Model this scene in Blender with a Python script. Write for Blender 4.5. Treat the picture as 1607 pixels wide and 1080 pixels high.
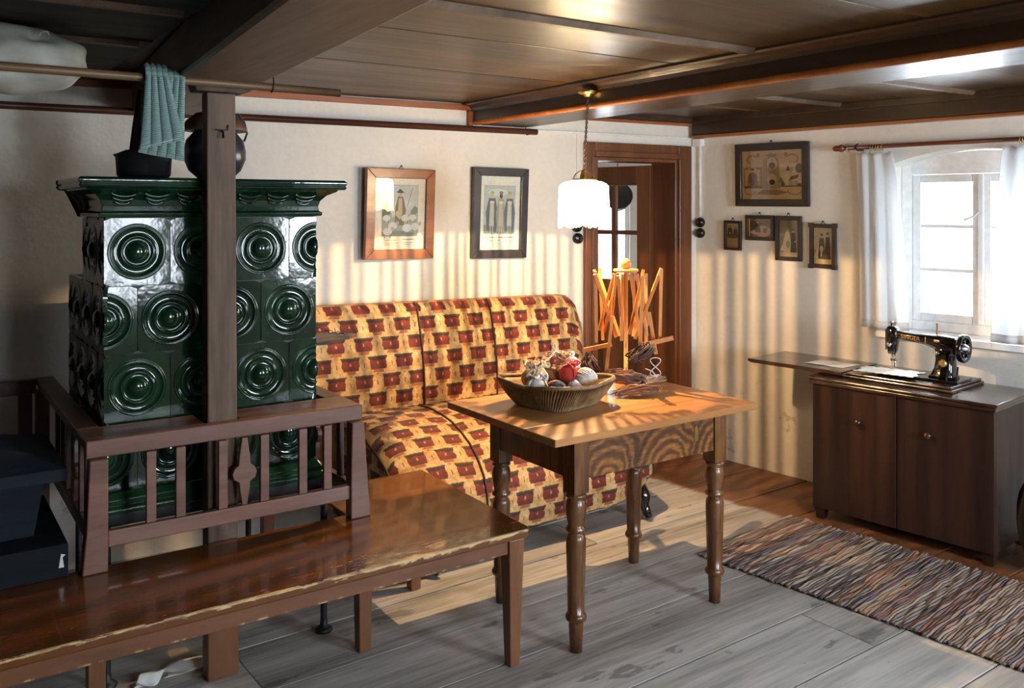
import bpy, math, random
from mathutils import Vector, Matrix
random.seed(7)
for o in list(bpy.data.objects):
    bpy.data.objects.remove(o)
SC = bpy.context.scene
COL = SC.collection
R = math.radians

# ------------------------------------------------------------------ camera
cam_d = bpy.data.cameras.new('camera')
cam_d.sensor_width = 36.0
cam_d.lens = 36.0 * 1400.0 / 1607.0
cam_d.shift_y = -(540.0 - 325.0) / 1607.0
cam_d.clip_start = 0.05
cam = bpy.data.objects.new('camera', cam_d)
cam.location = (0, 0, 1.55)
cam.rotation_euler = (R(90), 0, R(-34.4))
COL.objects.link(cam)
SC.camera = cam

# ------------------------------------------------------------------ world, exposure
W = bpy.data.worlds.new('World')
SC.world = W
W.use_nodes = True
bg = W.node_tree.nodes['Background']
bg.inputs[0].default_value = (0.80, 0.90, 1.0, 1)
bg.inputs[1].default_value = 5.0
SC.view_settings.view_transform = 'Standard'
SC.view_settings.look = 'None'
SC.view_settings.gamma = 1.0
SC.view_settings.use_curve_mapping = False
SC.view_settings.exposure = 0.0
SC.cycles.use_denoising = True
SC.cycles.max_bounces = 10
SC.cycles.transparent_max_bounces = 16
SC.cycles.sample_clamp_indirect = 6.0
SC.cycles.caustics_reflective = False
SC.cycles.caustics_refractive = False

# wall frames: the corner of the room, the back wall and the splayed window wall
CX, CY = 4.143, 3.994
ANG_B = math.atan2(-0.0624, 0.998)
ANG_R = math.atan2(-0.9925, 0.122)
MB_ = Matrix.Translation((CX, CY, 0)) @ Matrix.Rotation(ANG_B, 4, 'Z')
MR_ = Matrix.Translation((CX, CY, 0)) @ Matrix.Rotation(ANG_R, 4, 'Z')

def daylight(name, loc, rot, sx, sy, power, color=(0.82, 0.91, 1.0)):
    l = bpy.data.lights.new(name, 'AREA')
    l.shape = 'RECTANGLE'; l.size = sx; l.size_y = sy
    l.energy = power; l.color = color
    o = bpy.data.objects.new(name, l)
    o.location = loc; o.rotation_euler = rot
    COL.objects.link(o)
    return o
# daylight stands outside each window opening and shines in
P_WIN = 170.0
p = MR_ @ Vector((1.65, 0.50, 1.42)); daylight('window_daylight', p, (R(90), 0, ANG_R + R(180)), 1.5, 1.4, P_WIN * 1.5)
p = MR_ @ Vector((3.55, 0.62, 1.42)); daylight('window_daylight', p, (R(90), 0, ANG_R + R(180)), 1.3, 1.25, P_WIN)
daylight('window_daylight', (1.45, -1.62, 1.42), (R(90), 0, 0), 1.2, 1.2, P_WIN * 0.7)
daylight('window_daylight', (3.2, -1.62, 1.42), (R(90), 0, 0), 1.2, 1.2, P_WIN * 1.8)
p = Vector((5.35, 6.75, 1.45)); daylight('window_daylight', p, (R(90), 0, R(180)), 1.0, 1.2, 110.0)

# ------------------------------------------------------------------ node helpers
class S:
    """a float socket with arithmetic"""
    def __init__(s, nt, k): s.nt, s.k = nt, k
    def _m(s, op, *a):
        n = s.nt.nodes.new('ShaderNodeMath'); n.operation = op
        for i, v in enumerate((s,) + a):
            if isinstance(v, S): s.nt.links.new(v.k, n.inputs[i])
            else: n.inputs[i].default_value = float(v)
        return S(s.nt, n.outputs[0])
    def __add__(s, o): return s._m('ADD', o)
    __radd__ = __add__
    def __sub__(s, o): return s._m('SUBTRACT', o)
    def __rsub__(s, o): return (s * -1.0) + o
    def __mul__(s, o): return s._m('MULTIPLY', o)
    __rmul__ = __mul__
    def __truediv__(s, o): return s._m('DIVIDE', o)
    def abs(s): return s._m('ABSOLUTE')
    def floor(s): return s._m('FLOOR')
    def fract(s): return s._m('FRACT')
    def mod(s, v): return s._m('FLOORED_MODULO', v)
    def sin(s): return s._m('SINE')
    def sqrt(s): return s._m('SQRT')
    def lt(s, v): return s._m('LESS_THAN', v)
    def gt(s, v): return s._m('GREATER_THAN', v)
    def max(s, v): return s._m('MAXIMUM', v)
    def min(s, v): return s._m('MINIMUM', v)
    def pow(s, v): return s._m('POWER', v)
    def clamp(s): return s._m('MAXIMUM', 0.0)._m('MINIMUM', 1.0)
    def step(s, a, b):
        n = s.nt.nodes.new('ShaderNodeMapRange'); n.interpolation_type = 'SMOOTHSTEP'
        s.nt.links.new(s.k, n.inputs[0]); n.inputs[1].default_value = a; n.inputs[2].default_value = b
        return S(s.nt, n.outputs[0])

class T:
    """a material with its tree"""
    def __init__(s, name):
        s.m = bpy.data.materials.new(name); s.m.use_nodes = True
        s.nt = s.m.node_tree; s.b = s.nt.nodes['Principled BSDF']; s.out = s.nt.nodes['Material Output']
        s._tc = None
    def node(s, kind): return s.nt.nodes.new(kind)
    def link(s, a, b): s.nt.links.new(a.k if isinstance(a, S) else a, b)
    def coord(s, which='Object'):
        if s._tc is None: s._tc = s.node('ShaderNodeTexCoord')
        return s._tc.outputs[which]
    def pos(s): return s.node('ShaderNodeNewGeometry').outputs['Position']
    def rnd(s): return S(s.nt, s.node('ShaderNodeObjectInfo').outputs['Random'])
    def xyz(s, v):
        n = s.node('ShaderNodeSeparateXYZ'); s.link(v, n.inputs[0])
        return tuple(S(s.nt, n.outputs[i]) for i in range(3))
    def vec(s, x, y, z):
        n = s.node('ShaderNodeCombineXYZ')
        for i, v in enumerate((x, y, z)):
            if isinstance(v, S): s.link(v, n.inputs[i])
            else: n.inputs[i].default_value = v
        return n.outputs[0]
    def scaled(s, v, sc):
        n = s.node('ShaderNodeVectorMath'); n.operation = 'MULTIPLY'; s.link(v, n.inputs[0]); n.inputs[1].default_value = sc
        return n.outputs[0]
    def shifted(s, v, k):
        """add a per-object random offset"""
        n = s.node('ShaderNodeVectorMath'); n.operation = 'ADD'; s.link(v, n.inputs[0])
        r = s.rnd() * k; s.link(s.vec(r, r * 1.7, r * 0.6), n.inputs[1])
        return n.outputs[0]
    def noise(s, v, scale, detail=3.0, rough=0.55, dist=0.0):
        n = s.node('ShaderNodeTexNoise'); s.link(v, n.inputs['Vector'])
        n.inputs['Scale'].default_value = scale; n.inputs['Detail'].default_value = detail
        n.inputs['Roughness'].default_value = rough; n.inputs['Distortion'].default_value = dist
        return S(s.nt, n.outputs[0])
    def ramp(s, f, stops, interp='LINEAR'):
        n = s.node('ShaderNodeValToRGB'); n.color_ramp.interpolation = interp
        e = n.color_ramp.elements
        while len(e) < len(stops): e.new(0.5)
        for i, (p_, c) in enumerate(stops):
            e[i].position = p_; e[i].color = (*c, 1)
        s.link(f, n.inputs[0]); return n.outputs[0]
    def mix(s, f, a, b):
        n = s.node('ShaderNodeMix'); n.data_type = 'RGBA'
        for sock, v in ((n.inputs[0], f), (n.inputs[6], a), (n.inputs[7], b)):
            if isinstance(v, (tuple, list)): sock.default_value = (*v, 1)
            elif isinstance(v, (int, float)): sock.default_value = v
            else: s.link(v, sock)
        return n.outputs[2]
    def set(s, key, v):
        if isinstance(v, (tuple, list)) and len(v) == 3: v = (*v, 1)
        if isinstance(v, (int, float, tuple)): s.b.inputs[key].default_value = v
        else: s.link(v, s.b.inputs[key])
    def bump(s, hgt, strength=0.3, dist=0.01):
        n = s.node('ShaderNodeBump'); s.link(hgt, n.inputs['Height'])
        n.inputs['Strength'].default_value = strength; n.inputs['Distance'].default_value = dist
        s.link(n.outputs[0], s.b.inputs['Normal'])

def plain(name, c, rough=0.5, metal=0.0, vary=0.12, nscale=25, bump=0.0, coat=0.0, sheen=0.0):
    t = T(name)
    v = t.shifted(t.coord(), 9.0)
    n = t.noise(v, nscale, 4)
    d = tuple(x * (1 - vary * 1.6) for x in c); l = tuple(min(1, x * (1 + vary)) for x in c)
    t.set('Base Color', t.ramp(n, [(0.3, d), (0.7, l)]))
    t.set('Roughness', rough); t.set('Metallic', metal); t.set('Coat Weight', coat); t.set('Sheen Weight', sheen)
    if bump: t.bump(n, bump, 0.004)
    return t.m

def wood(name, dark, mid, light, axis=0, scale=9.0, stretch=14.0, rough=0.4, bump=0.15, coat=0.0, knots=0.0, coords='Object', rvar=0.25, spec=0.5, patch=0.0):
    t = T(name); t.set('Specular IOR Level', spec)
    v = t.shifted(t.coord(coords), 13.0)
    sc = [1.0, 1.0, 1.0]; sc[axis] = 1.0 / stretch
    v = t.scaled(v, sc)
    n1 = t.noise(v, scale, 5, 0.6, 0.4)
    n2 = t.noise(v, scale * 7, 3, 0.6)
    f = (n1 * 0.72 + n2 * 0.28)
    f = (f + (t.rnd() - 0.5) * rvar * 0.5)
    col = t.ramp(f, [(0.30, dark), (0.5, mid), (0.68, light)])
    if knots:
        k = t.noise(t.shifted(t.scaled(t.coord(coords), [0.45 if i == axis else 1 for i in range(3)]), 5.0), 6.0, 2)
        col = t.mix((k - 0.68).step(0.0, 0.06) * knots, col, tuple(x * 0.35 for x in dark))
    if patch:
        pk = t.noise(t.shifted(t.scaled(t.coord(coords), [0.3 if i == axis else 1 for i in range(3)]), 3.0), 5.0, 5, 0.65)
        col = t.mix((pk - 0.50).step(0.0, 0.16) * patch, col, dark)
    t.set('Base Color', col)
    t.set('Roughness', t.noise(v, scale * 2, 2) * 0.25 + (rough - 0.12)); t.set('Coat Weight', coat); t.set('Coat Roughness', 0.15)
    t.bump(f, bump, 0.004)
    return t.m

M = {}
# lime-washed plaster
def plaster(name, c, c2):
    t = T(name); v = t.pos()
    n = t.noise(v, 1.6, 4); n2 = t.noise(v, 34, 4)
    x, y, z = t.xyz(v)
    st = t.noise(v, 5.5, 5, 0.65)
    col = t.ramp(n * 0.7 + n2 * 0.3, [(0.3, c2), (0.65, c)])
    low = (1.25 - z).step(0.0, 1.1) * (st - 0.60).step(0.0, 0.07)
    col = t.mix(low * 0.55, col, (0.30, 0.24, 0.16))
    t.set('Base Color', col); t.set('Roughness', 0.85)
    t.bump(n2 * 0.6 + n * 1.2, 0.35, 0.01)
    return t.m
M['plaster'] = plaster('plaster', (0.80, 0.77, 0.71), (0.68, 0.65, 0.59))
M['white_paint'] = plain('white_paint', (0.90, 0.90, 0.89), 0.45, vary=0.05)
M['ceiling'] = wood('ceiling_varnish', (0.018, 0.008, 0.002), (0.075, 0.038, 0.010), (0.160, 0.090, 0.028), 0, 7, 16, 0.35, 0.14, 0.0, 0.6, spec=0.4, patch=0.8)
M['dark_boards'] = wood('dark_bay_boards', (0.006, 0.004, 0.003), (0.014, 0.010, 0.007), (0.024, 0.017, 0.012), 0, 7, 16, 0.6, 0.1, 0.0, spec=0.25)  # near-black version of the ceiling boards, used in the left bay
M['unseen_dark'] = wood('unseen_dark_wood', (0.016, 0.010, 0.006), (0.034, 0.020, 0.012), (0.055, 0.034, 0.020), 2, 8, 14, 0.6, 0.1)  # invented dark finish of the unseen left wall, keeps that side dim
M['beam'] = wood('beam_varnish', (0.016, 0.007, 0.003), (0.034, 0.015, 0.006), (0.062, 0.028, 0.011), 1, 8, 16, 0.36, 0.12, 0.25)
M['beam_worn'] = wood('beam_worn', (0.040, 0.022, 0.012), (0.105, 0.063, 0.036), (0.165, 0.105, 0.064), 1, 8, 14, 0.5, 0.2, 0.0, 0.5)
M['orange'] = wood('orange_trim', (0.16, 0.045, 0.010), (0.30, 0.085, 0.018), (0.42, 0.14, 0.03), 0, 8, 10, 0.45, 0.1)
M['door'] = wood('door_wood', (0.060, 0.018, 0.005), (0.130, 0.042, 0.011), (0.200, 0.072, 0.020), 2, 8, 12, 0.42, 0.12, 0.1)
M['door_dark'] = wood('door_dark', (0.030, 0.010, 0.004), (0.060, 0.020, 0.007), (0.090, 0.030, 0.010), 2, 8, 12, 0.42, 0.12, 0.1)
M['rodwood'] = wood('rod_wood', (0.050, 0.016, 0.008), (0.110, 0.036, 0.018), (0.170, 0.060, 0.030), 0, 12, 18, 0.38, 0.15)
M['rodpale'] = wood('rod_pale', (0.090, 0.048, 0.022), (0.20, 0.115, 0.055), (0.32, 0.20, 0.105), 0, 12, 18, 0.40, 0.15)
M['curtainrod'] = wood('curtain_rod_wood', (0.075, 0.018, 0.008), (0.15, 0.040, 0.016), (0.22, 0.065, 0.028), 0, 12, 18, 0.3, 0.1, 0.3)
M['post'] = wood('post_wood', (0.030, 0.016, 0.010), (0.098, 0.060, 0.038), (0.170, 0.112, 0.076), 2, 9, 9, 0.6, 0.4, 0.0, 0.9, spec=0.3, patch=0.5)
M['tablewood'] = wood('table_oil', (0.22, 0.085, 0.022), (0.42, 0.180, 0.050), (0.56, 0.275, 0.090), 0, 6, 10, 0.38, 0.06, 0.2, 0, rvar=0.5)
M['legwood'] = wood('leg_wood', (0.036, 0.012, 0.004), (0.105, 0.038, 0.011), (0.22, 0.095, 0.028), 2, 14, 9, 0.28, 0.15, 0.3)
M['cabinet'] = wood('cabinet_veneer', (0.012, 0.0045, 0.003), (0.028, 0.010, 0.006), (0.050, 0.019, 0.010), 2, 7, 12, 0.40, 0.05, 0.0, rvar=0.05)
M['cabtop'] = wood('cabinet_top', (0.018, 0.008, 0.005), (0.036, 0.016, 0.009), (0.060, 0.026, 0.014), 0, 7, 12, 0.22, 0.04, 0.5, rvar=0.05)
M['rail'] = wood('rail_paint_lit', (0.105, 0.044, 0.029), (0.175, 0.078, 0.052), (0.235, 0.112, 0.078), 0, 10, 8, 0.42, 0.08, 0.15, rvar=0.12)  # colour lightened to carry the daylight sheen on the front faces
M['swift'] = wood('swift_wood', (0.38, 0.135, 0.024), (0.56, 0.225, 0.045), (0.66, 0.31, 0.085), 2, 12, 10, 0.42, 0.05)
M['black'] = plain('black_bakelite', (0.012, 0.010, 0.009), 0.22)
M['iron'] = plain('cast_iron', (0.020, 0.021, 0.024), 0.5, 0.4)
M['enamel'] = plain('blue_black_enamel', (0.030, 0.040, 0.055), 0.32, 0.2, 0.3, 9)
M['brass'] = plain('brass', (0.62, 0.42, 0.14), 0.28, 1.0)
M['chrome'] = plain('steel', (0.62, 0.62, 0.62), 0.18, 1.0)
M['gold'] = plain('gold_decal', (0.72, 0.44, 0.12), 0.35, 0.6)
M['japan'] = plain('black_lacquer', (0.006, 0.006, 0.007), 0.07, 0, 0.1, coat=0.8)
M['bluebox'] = wood('blue_box_paint', (0.006, 0.008, 0.012), (0.011, 0.015, 0.022), (0.018, 0.024, 0.034), 0, 8, 6, 0.8, 0.1, spec=0.2)
M['bulk'] = plain('black_cloth', (0.008, 0.008, 0.009), 0.9)
M['frame_brown'] = wood('frame_brown', (0.12, 0.036, 0.010), (0.24, 0.078, 0.022), (0.34, 0.125, 0.038), 0, 10, 5, 0.35, 0.1, 0.3)
M['frame_dark'] = wood('frame_dark', (0.010, 0.007, 0.006), (0.022, 0.014, 0.011), (0.040, 0.026, 0.020), 0, 10, 6, 0.38, 0.1, 0.2)
M['wicker'] = wood('wicker', (0.075, 0.042, 0.016), (0.19, 0.115, 0.050), (0.33, 0.22, 0.105), 2, 20, 4, 0.6, 0.3)
M['paper'] = plain('paper', (0.80, 0.80, 0.78), 0.8, vary=0.06)
M['bone'] = plain('off_white_cloth', (0.44, 0.43, 0.37), 0.9, vary=0.15, nscale=9, bump=0.2)
M['felt'] = plain('grey_felt', (0.10, 0.085, 0.075), 0.9)
M['scratchwood'] = wood('bare_wood', (0.42, 0.27, 0.12), (0.58, 0.40, 0.20), (0.70, 0.52, 0.30), 0, 20, 8, 0.6, 0.2)
M['grout'] = plain('stove_core', (0.006, 0.010, 0.008), 0.5)
M['brownboard'] = wood('brown_board', (0.050, 0.024, 0.014), (0.085, 0.044, 0.027), (0.120, 0.066, 0.042), 0, 9, 6, 0.5, 0.1)

# weathered floor planks: grey where scrubbed, red-brown paint left along the window wall
def floor_mat():
    t = T('weathered_planks')
    v = t.shifted(t.coord(), 17.0)
    vs = t.scaled(v, (1 / 16.0, 1, 1))
    n1 = t.noise(vs, 9, 6, 0.62, 0.5); n2 = t.noise(vs, 70, 3, 0.6)
    f = n1 * 0.65 + n2 * 0.35 + (t.rnd() - 0.5) * 0.10
    grey = t.ramp(f, [(0.28, (0.15, 0.14, 0.13)), (0.47, (0.37, 0.355, 0.335)), (0.62, (0.54, 0.52, 0.49))])
    red = t.ramp(f, [(0.28, (0.070, 0.026, 0.010)), (0.5, (0.165, 0.068, 0.028)), (0.68, (0.24, 0.115, 0.052))])
    st = t.noise(t.scaled(v, (0.4, 1, 1)), 9.0, 4, 0.6)
    grey = t.mix((st - 0.62).step(0.0, 0.05) * 0.6, grey, (0.075, 0.070, 0.065))
    x, y, z = t.xyz(t.pos())
    wy = (x - CX) * 0.9925 + (y - CY) * 0.122       # distance from the window wall (negative into the room)
    edge = wy + (n1 - 0.5) * 0.12
    mk = (edge + 0.66).step(0.0, 0.06)
    patch = (t.noise(t.scaled(t.pos(), (0.5, 1.2, 1)), 4.0, 3) - 0.62).step(0.0, 0.04)
    t.set('Base Color', t.mix(mk, grey, red))
    t.set('Roughness', 0.58 - mk * 0.12 + n1 * 0.1 - 0.05)
    t.bump(f, 0.5, 0.005)
    return t.m
M['floor'] = floor_mat()

# glazed stove tile
def glaze():
    t = T('green_glaze')
    v = t.shifted(t.coord(), 11.0)
    n = t.noise(v, 9.0, 4); n2 = t.noise(v, 3.0, 2)
    f = n * 0.6 + n2 * 0.4 + (t.rnd() - 0.5) * 0.18
    t.set('Base Color', t.ramp(f, [(0.3, (0.002, 0.010, 0.006)), (0.5, (0.004, 0.024, 0.012)), (0.72, (0.014, 0.052, 0.020))]))
    t.set('Roughness', 0.08); t.set('IOR', 1.5)
    t.bump(t.noise(v, 28, 2), 0.10, 0.004)
    return t.m
M['glaze'] = glaze()

# worn brown bench paint: bare wood shows along the front arris and in scratches
def bench_paint(name, top):
    t = T(name)
    x, y, z = t.xyz(t.pos())
    v = t.vec(x * 1.0, y * 5.0, z * 5.0)
    n = t.noise(v, 9.0, 5, 0.65); nb = t.noise(t.pos(), 4.0, 3)
    if top: base = t.ramp(nb * 0.3 + n * 0.4 + 0.15, [(0.3, (0.085, 0.026, 0.005)), (0.55, (0.150, 0.050, 0.010)), (0.75, (0.21, 0.078, 0.017))])
    else: base = t.ramp(nb * 0.6 + n * 0.4, [(0.3, (0.110, 0.040, 0.018)), (0.55, (0.175, 0.066, 0.030)), (0.75, (0.215, 0.090, 0.044))])
    fr = (y - 2.466).abs()                            # distance from the front arris
    sc1 = t.noise(t.vec(x * 1.0, y * 7.0, z * 2.0), 16.0, 5, 0.7)
    band = (0.13 - fr).step(0.0, 0.13)
    zone = (x - 0.95).step(0.0, 0.3) * (1.75 - x).step(0.0, 0.25)
    m1 = (sc1 - (0.67 - zone * 0.125)).step(0.0, 0.02) * (band * 3.0).min(1.0) * (z - 0.44).step(0.0, 0.01)
    wn = t.noise(t.vec(x, 0.0, z * 10), 10.0, 5, 0.65)
    reach = (wn - 0.44) * 0.075 + zone * 0.007            # how far the bare wood runs down the front edge
    arris = (reach - (0.458 - z)).step(0.0, 0.003) * (0.007 - fr).step(0.0, 0.004)
    arris = arris.max((reach * 0.8 - fr).step(0.0, 0.003) * (z - 0.45).step(0.0, 0.004))
    low = (z - 0.385).abs()
    m2 = (0.006 - low).step(0.0, 0.006) * (t.noise(t.vec(x, 0.0, 0.0), 22.0, 4) - 0.5).step(0.0, 0.1) * 0.8
    mm = m1.max(arris).max(m2)
    t.set('Base Color', t.mix(mm, base, t.ramp(sc1, [(0.35, (0.40, 0.22, 0.08)), (0.6, (0.66, 0.46, 0.22))])))
    t.set('Roughness', mm * 0.4 + (0.20 if top else 0.34) + n * 0.06); t.set('Coat Weight', 0.25)
    t.bump(n - mm * 0.5, 0.12, 0.003)
    return t.m
M['bench_top'] = bench_paint('bench_top_paint', True)
M['bench'] = bench_paint('bench_paint', False)
M['bench_leg'] = wood('bench_leg_paint', (0.110, 0.042, 0.014), (0.175, 0.070, 0.026), (0.235, 0.105, 0.044), 2, 10, 8, 0.4, 0.1)

# painted wood-graining on the table drawer: nested arches
def graining():
    t = T('grained_paint')
    x, y, z = t.xyz(t.coord())
    w = t.noise(t.coord(), 5.0, 3)
    n0 = t.noise(t.coord(), 14.0, 4)
    xx = (x / 0.30 + 0.25 + (w - 0.5) * 0.5); xx = xx - xx.floor() - 0.5
    d = (xx * xx * 2.2 + (z + 0.09 + (w - 0.5) * 0.05) * (z + 0.09) * 26.0).sqrt()
    f = (d * 34.0 + w * 14.0 + n0 * 5.0).sin() * 0.5 + 0.5
    n = t.noise(t.scaled(t.coord(), (1, 1, 4)), 30, 4)
    f = f * 0.26 + n * 0.50 + (1.0 - d) * 0.22
    t.set('Base Color', t.ramp(f, [(0.24, (0.040, 0.015, 0.005)), (0.46, (0.115, 0.044, 0.012)), (0.66, (0.29, 0.115, 0.026)), (0.85, (0.46, 0.20, 0.050))]))
    t.set('Roughness', 0.36); t.set('Coat Weight', 0.2)
    return t.m
M['grain'] = graining()

# printed sofa fabric, laid out on the cloth's own UVs (metres)
def sofa_fabric():
    t = T('printed_sofa_fabric')
    u, v, _ = t.xyz(t.coord('UV'))
    wob = t.noise(t.coord('UV'), 26.0, 3); wob2 = t.noise(t.coord('UV'), 60.0, 2)
    U = u / 0.142 ; V = v / 0.084
    row = V.floor(); fv = V - row + (wob2 - 0.5) * 0.10
    U = U + row * 0.47 + (wob - 0.5) * 0.16
    fu = U - U.floor() - 0.5
    au = fu.abs()
    blob = (0.32 - au - (fv - 0.45).abs() * 0.10 + (wob2 - 0.5) * 0.10).step(-0.01, 0.02) * (fv - 0.15).step(0, 0.05) * (0.84 - fv).step(0, 0.05)
    notch = (0.035 - au).step(0, 0.012) * (fv - 0.42).step(0, 0.04) * (0.62 - fv).step(0, 0.04)
    cap = (0.37 - au - (0.9 - fv) * 0.25 + (wob2 - 0.5) * 0.10).step(0, 0.03) * (fv - 0.66 - (wob - 0.5) * 0.3).step(0, 0.05) * (0.92 - fv).step(0, 0.04)
    drip = (0.20 - au + (wob - 0.5) * 0.3).step(0, 0.05) * (0.24 - fv).step(0, 0.1)
    ag = (au - 0.5).abs()
    dash = (0.022 - ag).step(0, 0.012) * (fv - 0.30).step(0, 0.03) * (0.58 - fv).step(0, 0.03)
    leaf = (0.075 - ag * 1.0 - (fv - 0.92).abs() * 0.9 + (wob2 - 0.5) * 0.16).step(0, 0.02) * (wob2 - 0.45).step(0, 0.08)
    ground = t.ramp(t.noise(t.coord('UV'), 14.0, 3) * 0.6 + wob2 * 0.4, [(0.32, (0.29, 0.145, 0.045)), (0.5, (0.49, 0.31, 0.125)), (0.68, (0.64, 0.49, 0.27))])
    redc = t.ramp(wob * 0.6 + fv * 0.5 - 0.1, [(0.25, (0.060, 0.006, 0.004)), (0.6, (0.190, 0.018, 0.008))])
    c = t.mix(drip * 0.85, ground, (0.22, 0.050, 0.022))
    c = t.mix(blob, c, redc)
    c = t.mix(notch * 0.6, c, (0.55, 0.30, 0.16))
    c = t.mix(cap * 0.93, c, (0.020, 0.008, 0.006))
    c = t.mix(dash * 0.85, c, (0.05, 0.018, 0.010))
    c = t.mix(leaf * 0.6, c, (0.09, 0.022, 0.012))
    t.set('Base Color', c); t.set('Roughness', 0.82); t.set('Sheen Weight', 0.15)
    t.bump(t.noise(t.coord('UV'), 420.0, 2), 0.15, 0.001)
    return t.m
M['sofa'] = sofa_fabric()
M['piping'] = plain('piping_cord', (0.05, 0.022, 0.012), 0.8)

def rag():
    t = T('rag_strip')
    r = t.rnd()
    x, y, z = t.xyz(t.coord())
    n = t.noise(t.vec(x * 1.0, r * 40.0, 0.0), 5.0, 3)
    f = r * 0.72 + n * 0.28
    c = t.ramp(f, [(0.12, (0.035, 0.034, 0.050)), (0.24, (0.30, 0.24, 0.20)), (0.34, (0.10, 0.095, 0.13)), (0.44, (0.36, 0.29, 0.23)),
                   (0.52, (0.20, 0.12, 0.085)), (0.60, (0.060, 0.050, 0.055)), (0.70, (0.40, 0.34, 0.28)), (0.80, (0.24, 0.10, 0.07)), (0.9, (0.16, 0.15, 0.19))])
    t.set('Base Color', c); t.set('Roughness', 0.95)
    t.bump(t.noise(t.coord(), 140, 2), 0.4, 0.003)
    return t.m
M['rag'] = rag()

def knit(name, c):
    t = T(name); n = t.noise(t.coord(), 160, 2)
    u, v, _ = t.xyz(t.coord('UV'))
    w = (v * 900.0).sin() * 0.5 + 0.5
    gu = (u - (u + 0.5).floor()).abs()
    gr = (0.13 - gu).step(0.0, 0.10)  # crease shade between the cable ribs, mixed into the colour
    t.set('Base Color', t.mix(gr * 0.75, t.ramp(n * 0.5 + w * 0.5, [(0.2, tuple(k * 0.6 for k in c)), (0.8, c)]), tuple(k * 0.22 for k in c))); t.set('Roughness', 0.95); t.set('Sheen Weight', 0.3)
    t.bump(w + n, 0.4, 0.003)
    return t.m
M['knit'] = knit('sage_knit', (0.215, 0.345, 0.315))
M['yarn'] = {}
for k, c in dict(cream=(0.74, 0.58, 0.38), white=(0.72, 0.72, 0.72), navy=(0.020, 0.040, 0.085), red=(0.52, 0.035, 0.022), grey=(0.62, 0.63, 0.68),
                 brown=(0.15, 0.055, 0.024), darkbrown=(0.065, 0.025, 0.012), rust=(0.42, 0.12, 0.05), tan=(0.33, 0.19, 0.10), orange=(0.60, 0.19, 0.06)).items():
    M['yarn'][k] = plain('yarn_' + k, c, 0.95, vary=0.2, nscale=90, sheen=0.3)

def cloth_translucent(name, c, trans=0.5):
    t = T(name)
    tr = t.node('ShaderNodeBsdfTranslucent'); tr.inputs[0].default_value = (*c, 1)
    mx = t.node('ShaderNodeMixShader'); mx.inputs[0].default_value = trans
    t.set('Base Color', c); t.set('Roughness', 0.9)
    t.bump(t.noise(t.coord(), 500, 2), 0.1, 0.001)
    t.nt.links.new(t.b.outputs[0], mx.inputs[1]); t.nt.links.new(tr.outputs[0], mx.inputs[2]); t.nt.links.new(mx.outputs[0], t.out.inputs[0])
    return t.m
M['curtain'] = cloth_translucent('white_curtain', (0.86, 0.88, 0.90), 0.45)

def pane_glass(name, tint=(1, 1, 1)):
    t = T(name)
    tr = t.node('ShaderNodeBsdfTransparent'); tr.inputs[0].default_value = (*tint, 1)
    gl = t.node('ShaderNodeBsdfGlossy'); gl.inputs['Roughness'].default_value = 0.02
    fr = t.node('ShaderNodeFresnel'); fr.inputs[0].default_value = 1.45
    mx = t.node('ShaderNodeMixShader')
    t.nt.links.new(fr.outputs[0], mx.inputs[0]); t.nt.links.new(tr.outputs[0], mx.inputs[1]); t.nt.links.new(gl.outputs[0], mx.inputs[2])
    t.nt.links.new(mx.outputs[0], t.out.inputs[0])
    return t.m
M['glass'] = pane_glass('pane_glass')

def glowing(name, c, e, trans=0.5, col=(0.9, 0.85, 0.75)):
    t = T(name)
    t.set('Base Color', col); t.set('Roughness', 0.8)
    t.set('Emission Color', c); t.set('Emission Strength', e)
    tr = t.node('ShaderNodeBsdfTranslucent'); tr.inputs[0].default_value = (*col, 1)
    mx = t.node('ShaderNodeMixShader'); mx.inputs[0].default_value = trans
    t.nt.links.new(t.b.outputs[0], mx.inputs[1]); t.nt.links.new(tr.outputs[0], mx.inputs[2]); t.nt.links.new(mx.outputs[0], t.out.inputs[0])
    return t.m
M['shade'] = glowing('lamp_shade_cloth', (1.0, 0.79, 0.50), 56.0, 0.35)
M['fringe'] = glowing('lamp_fringe_beads', (1.0, 0.72, 0.38), 26.0, 0.35)
M['bulb'] = glowing('bulb_glass', (1.0, 0.85, 0.6), 30.0, 0.0)

def printed():
    t = T('printed_paper')
    a = t.node('ShaderNodeVertexColor'); a.layer_name = 'Col'
    n = t.noise(t.coord(), 90, 4); n2 = t.noise(t.coord(), 25, 4)
    g = t.node('ShaderNodeVectorMath'); g.operation = 'MULTIPLY'; t.link(a.outputs[0], g.inputs[0]); g.inputs[1].default_value = (1.45, 1.45, 1.42)
    c = t.mix(((n * 0.5 + n2 * 0.5) - 0.46).clamp() * 0.9, g.outputs[0], (0.10, 0.085, 0.07))
    t.set('Base Color', c); t.set('Roughness', 0.7)
    return t.m
M['print'] = printed()

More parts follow.
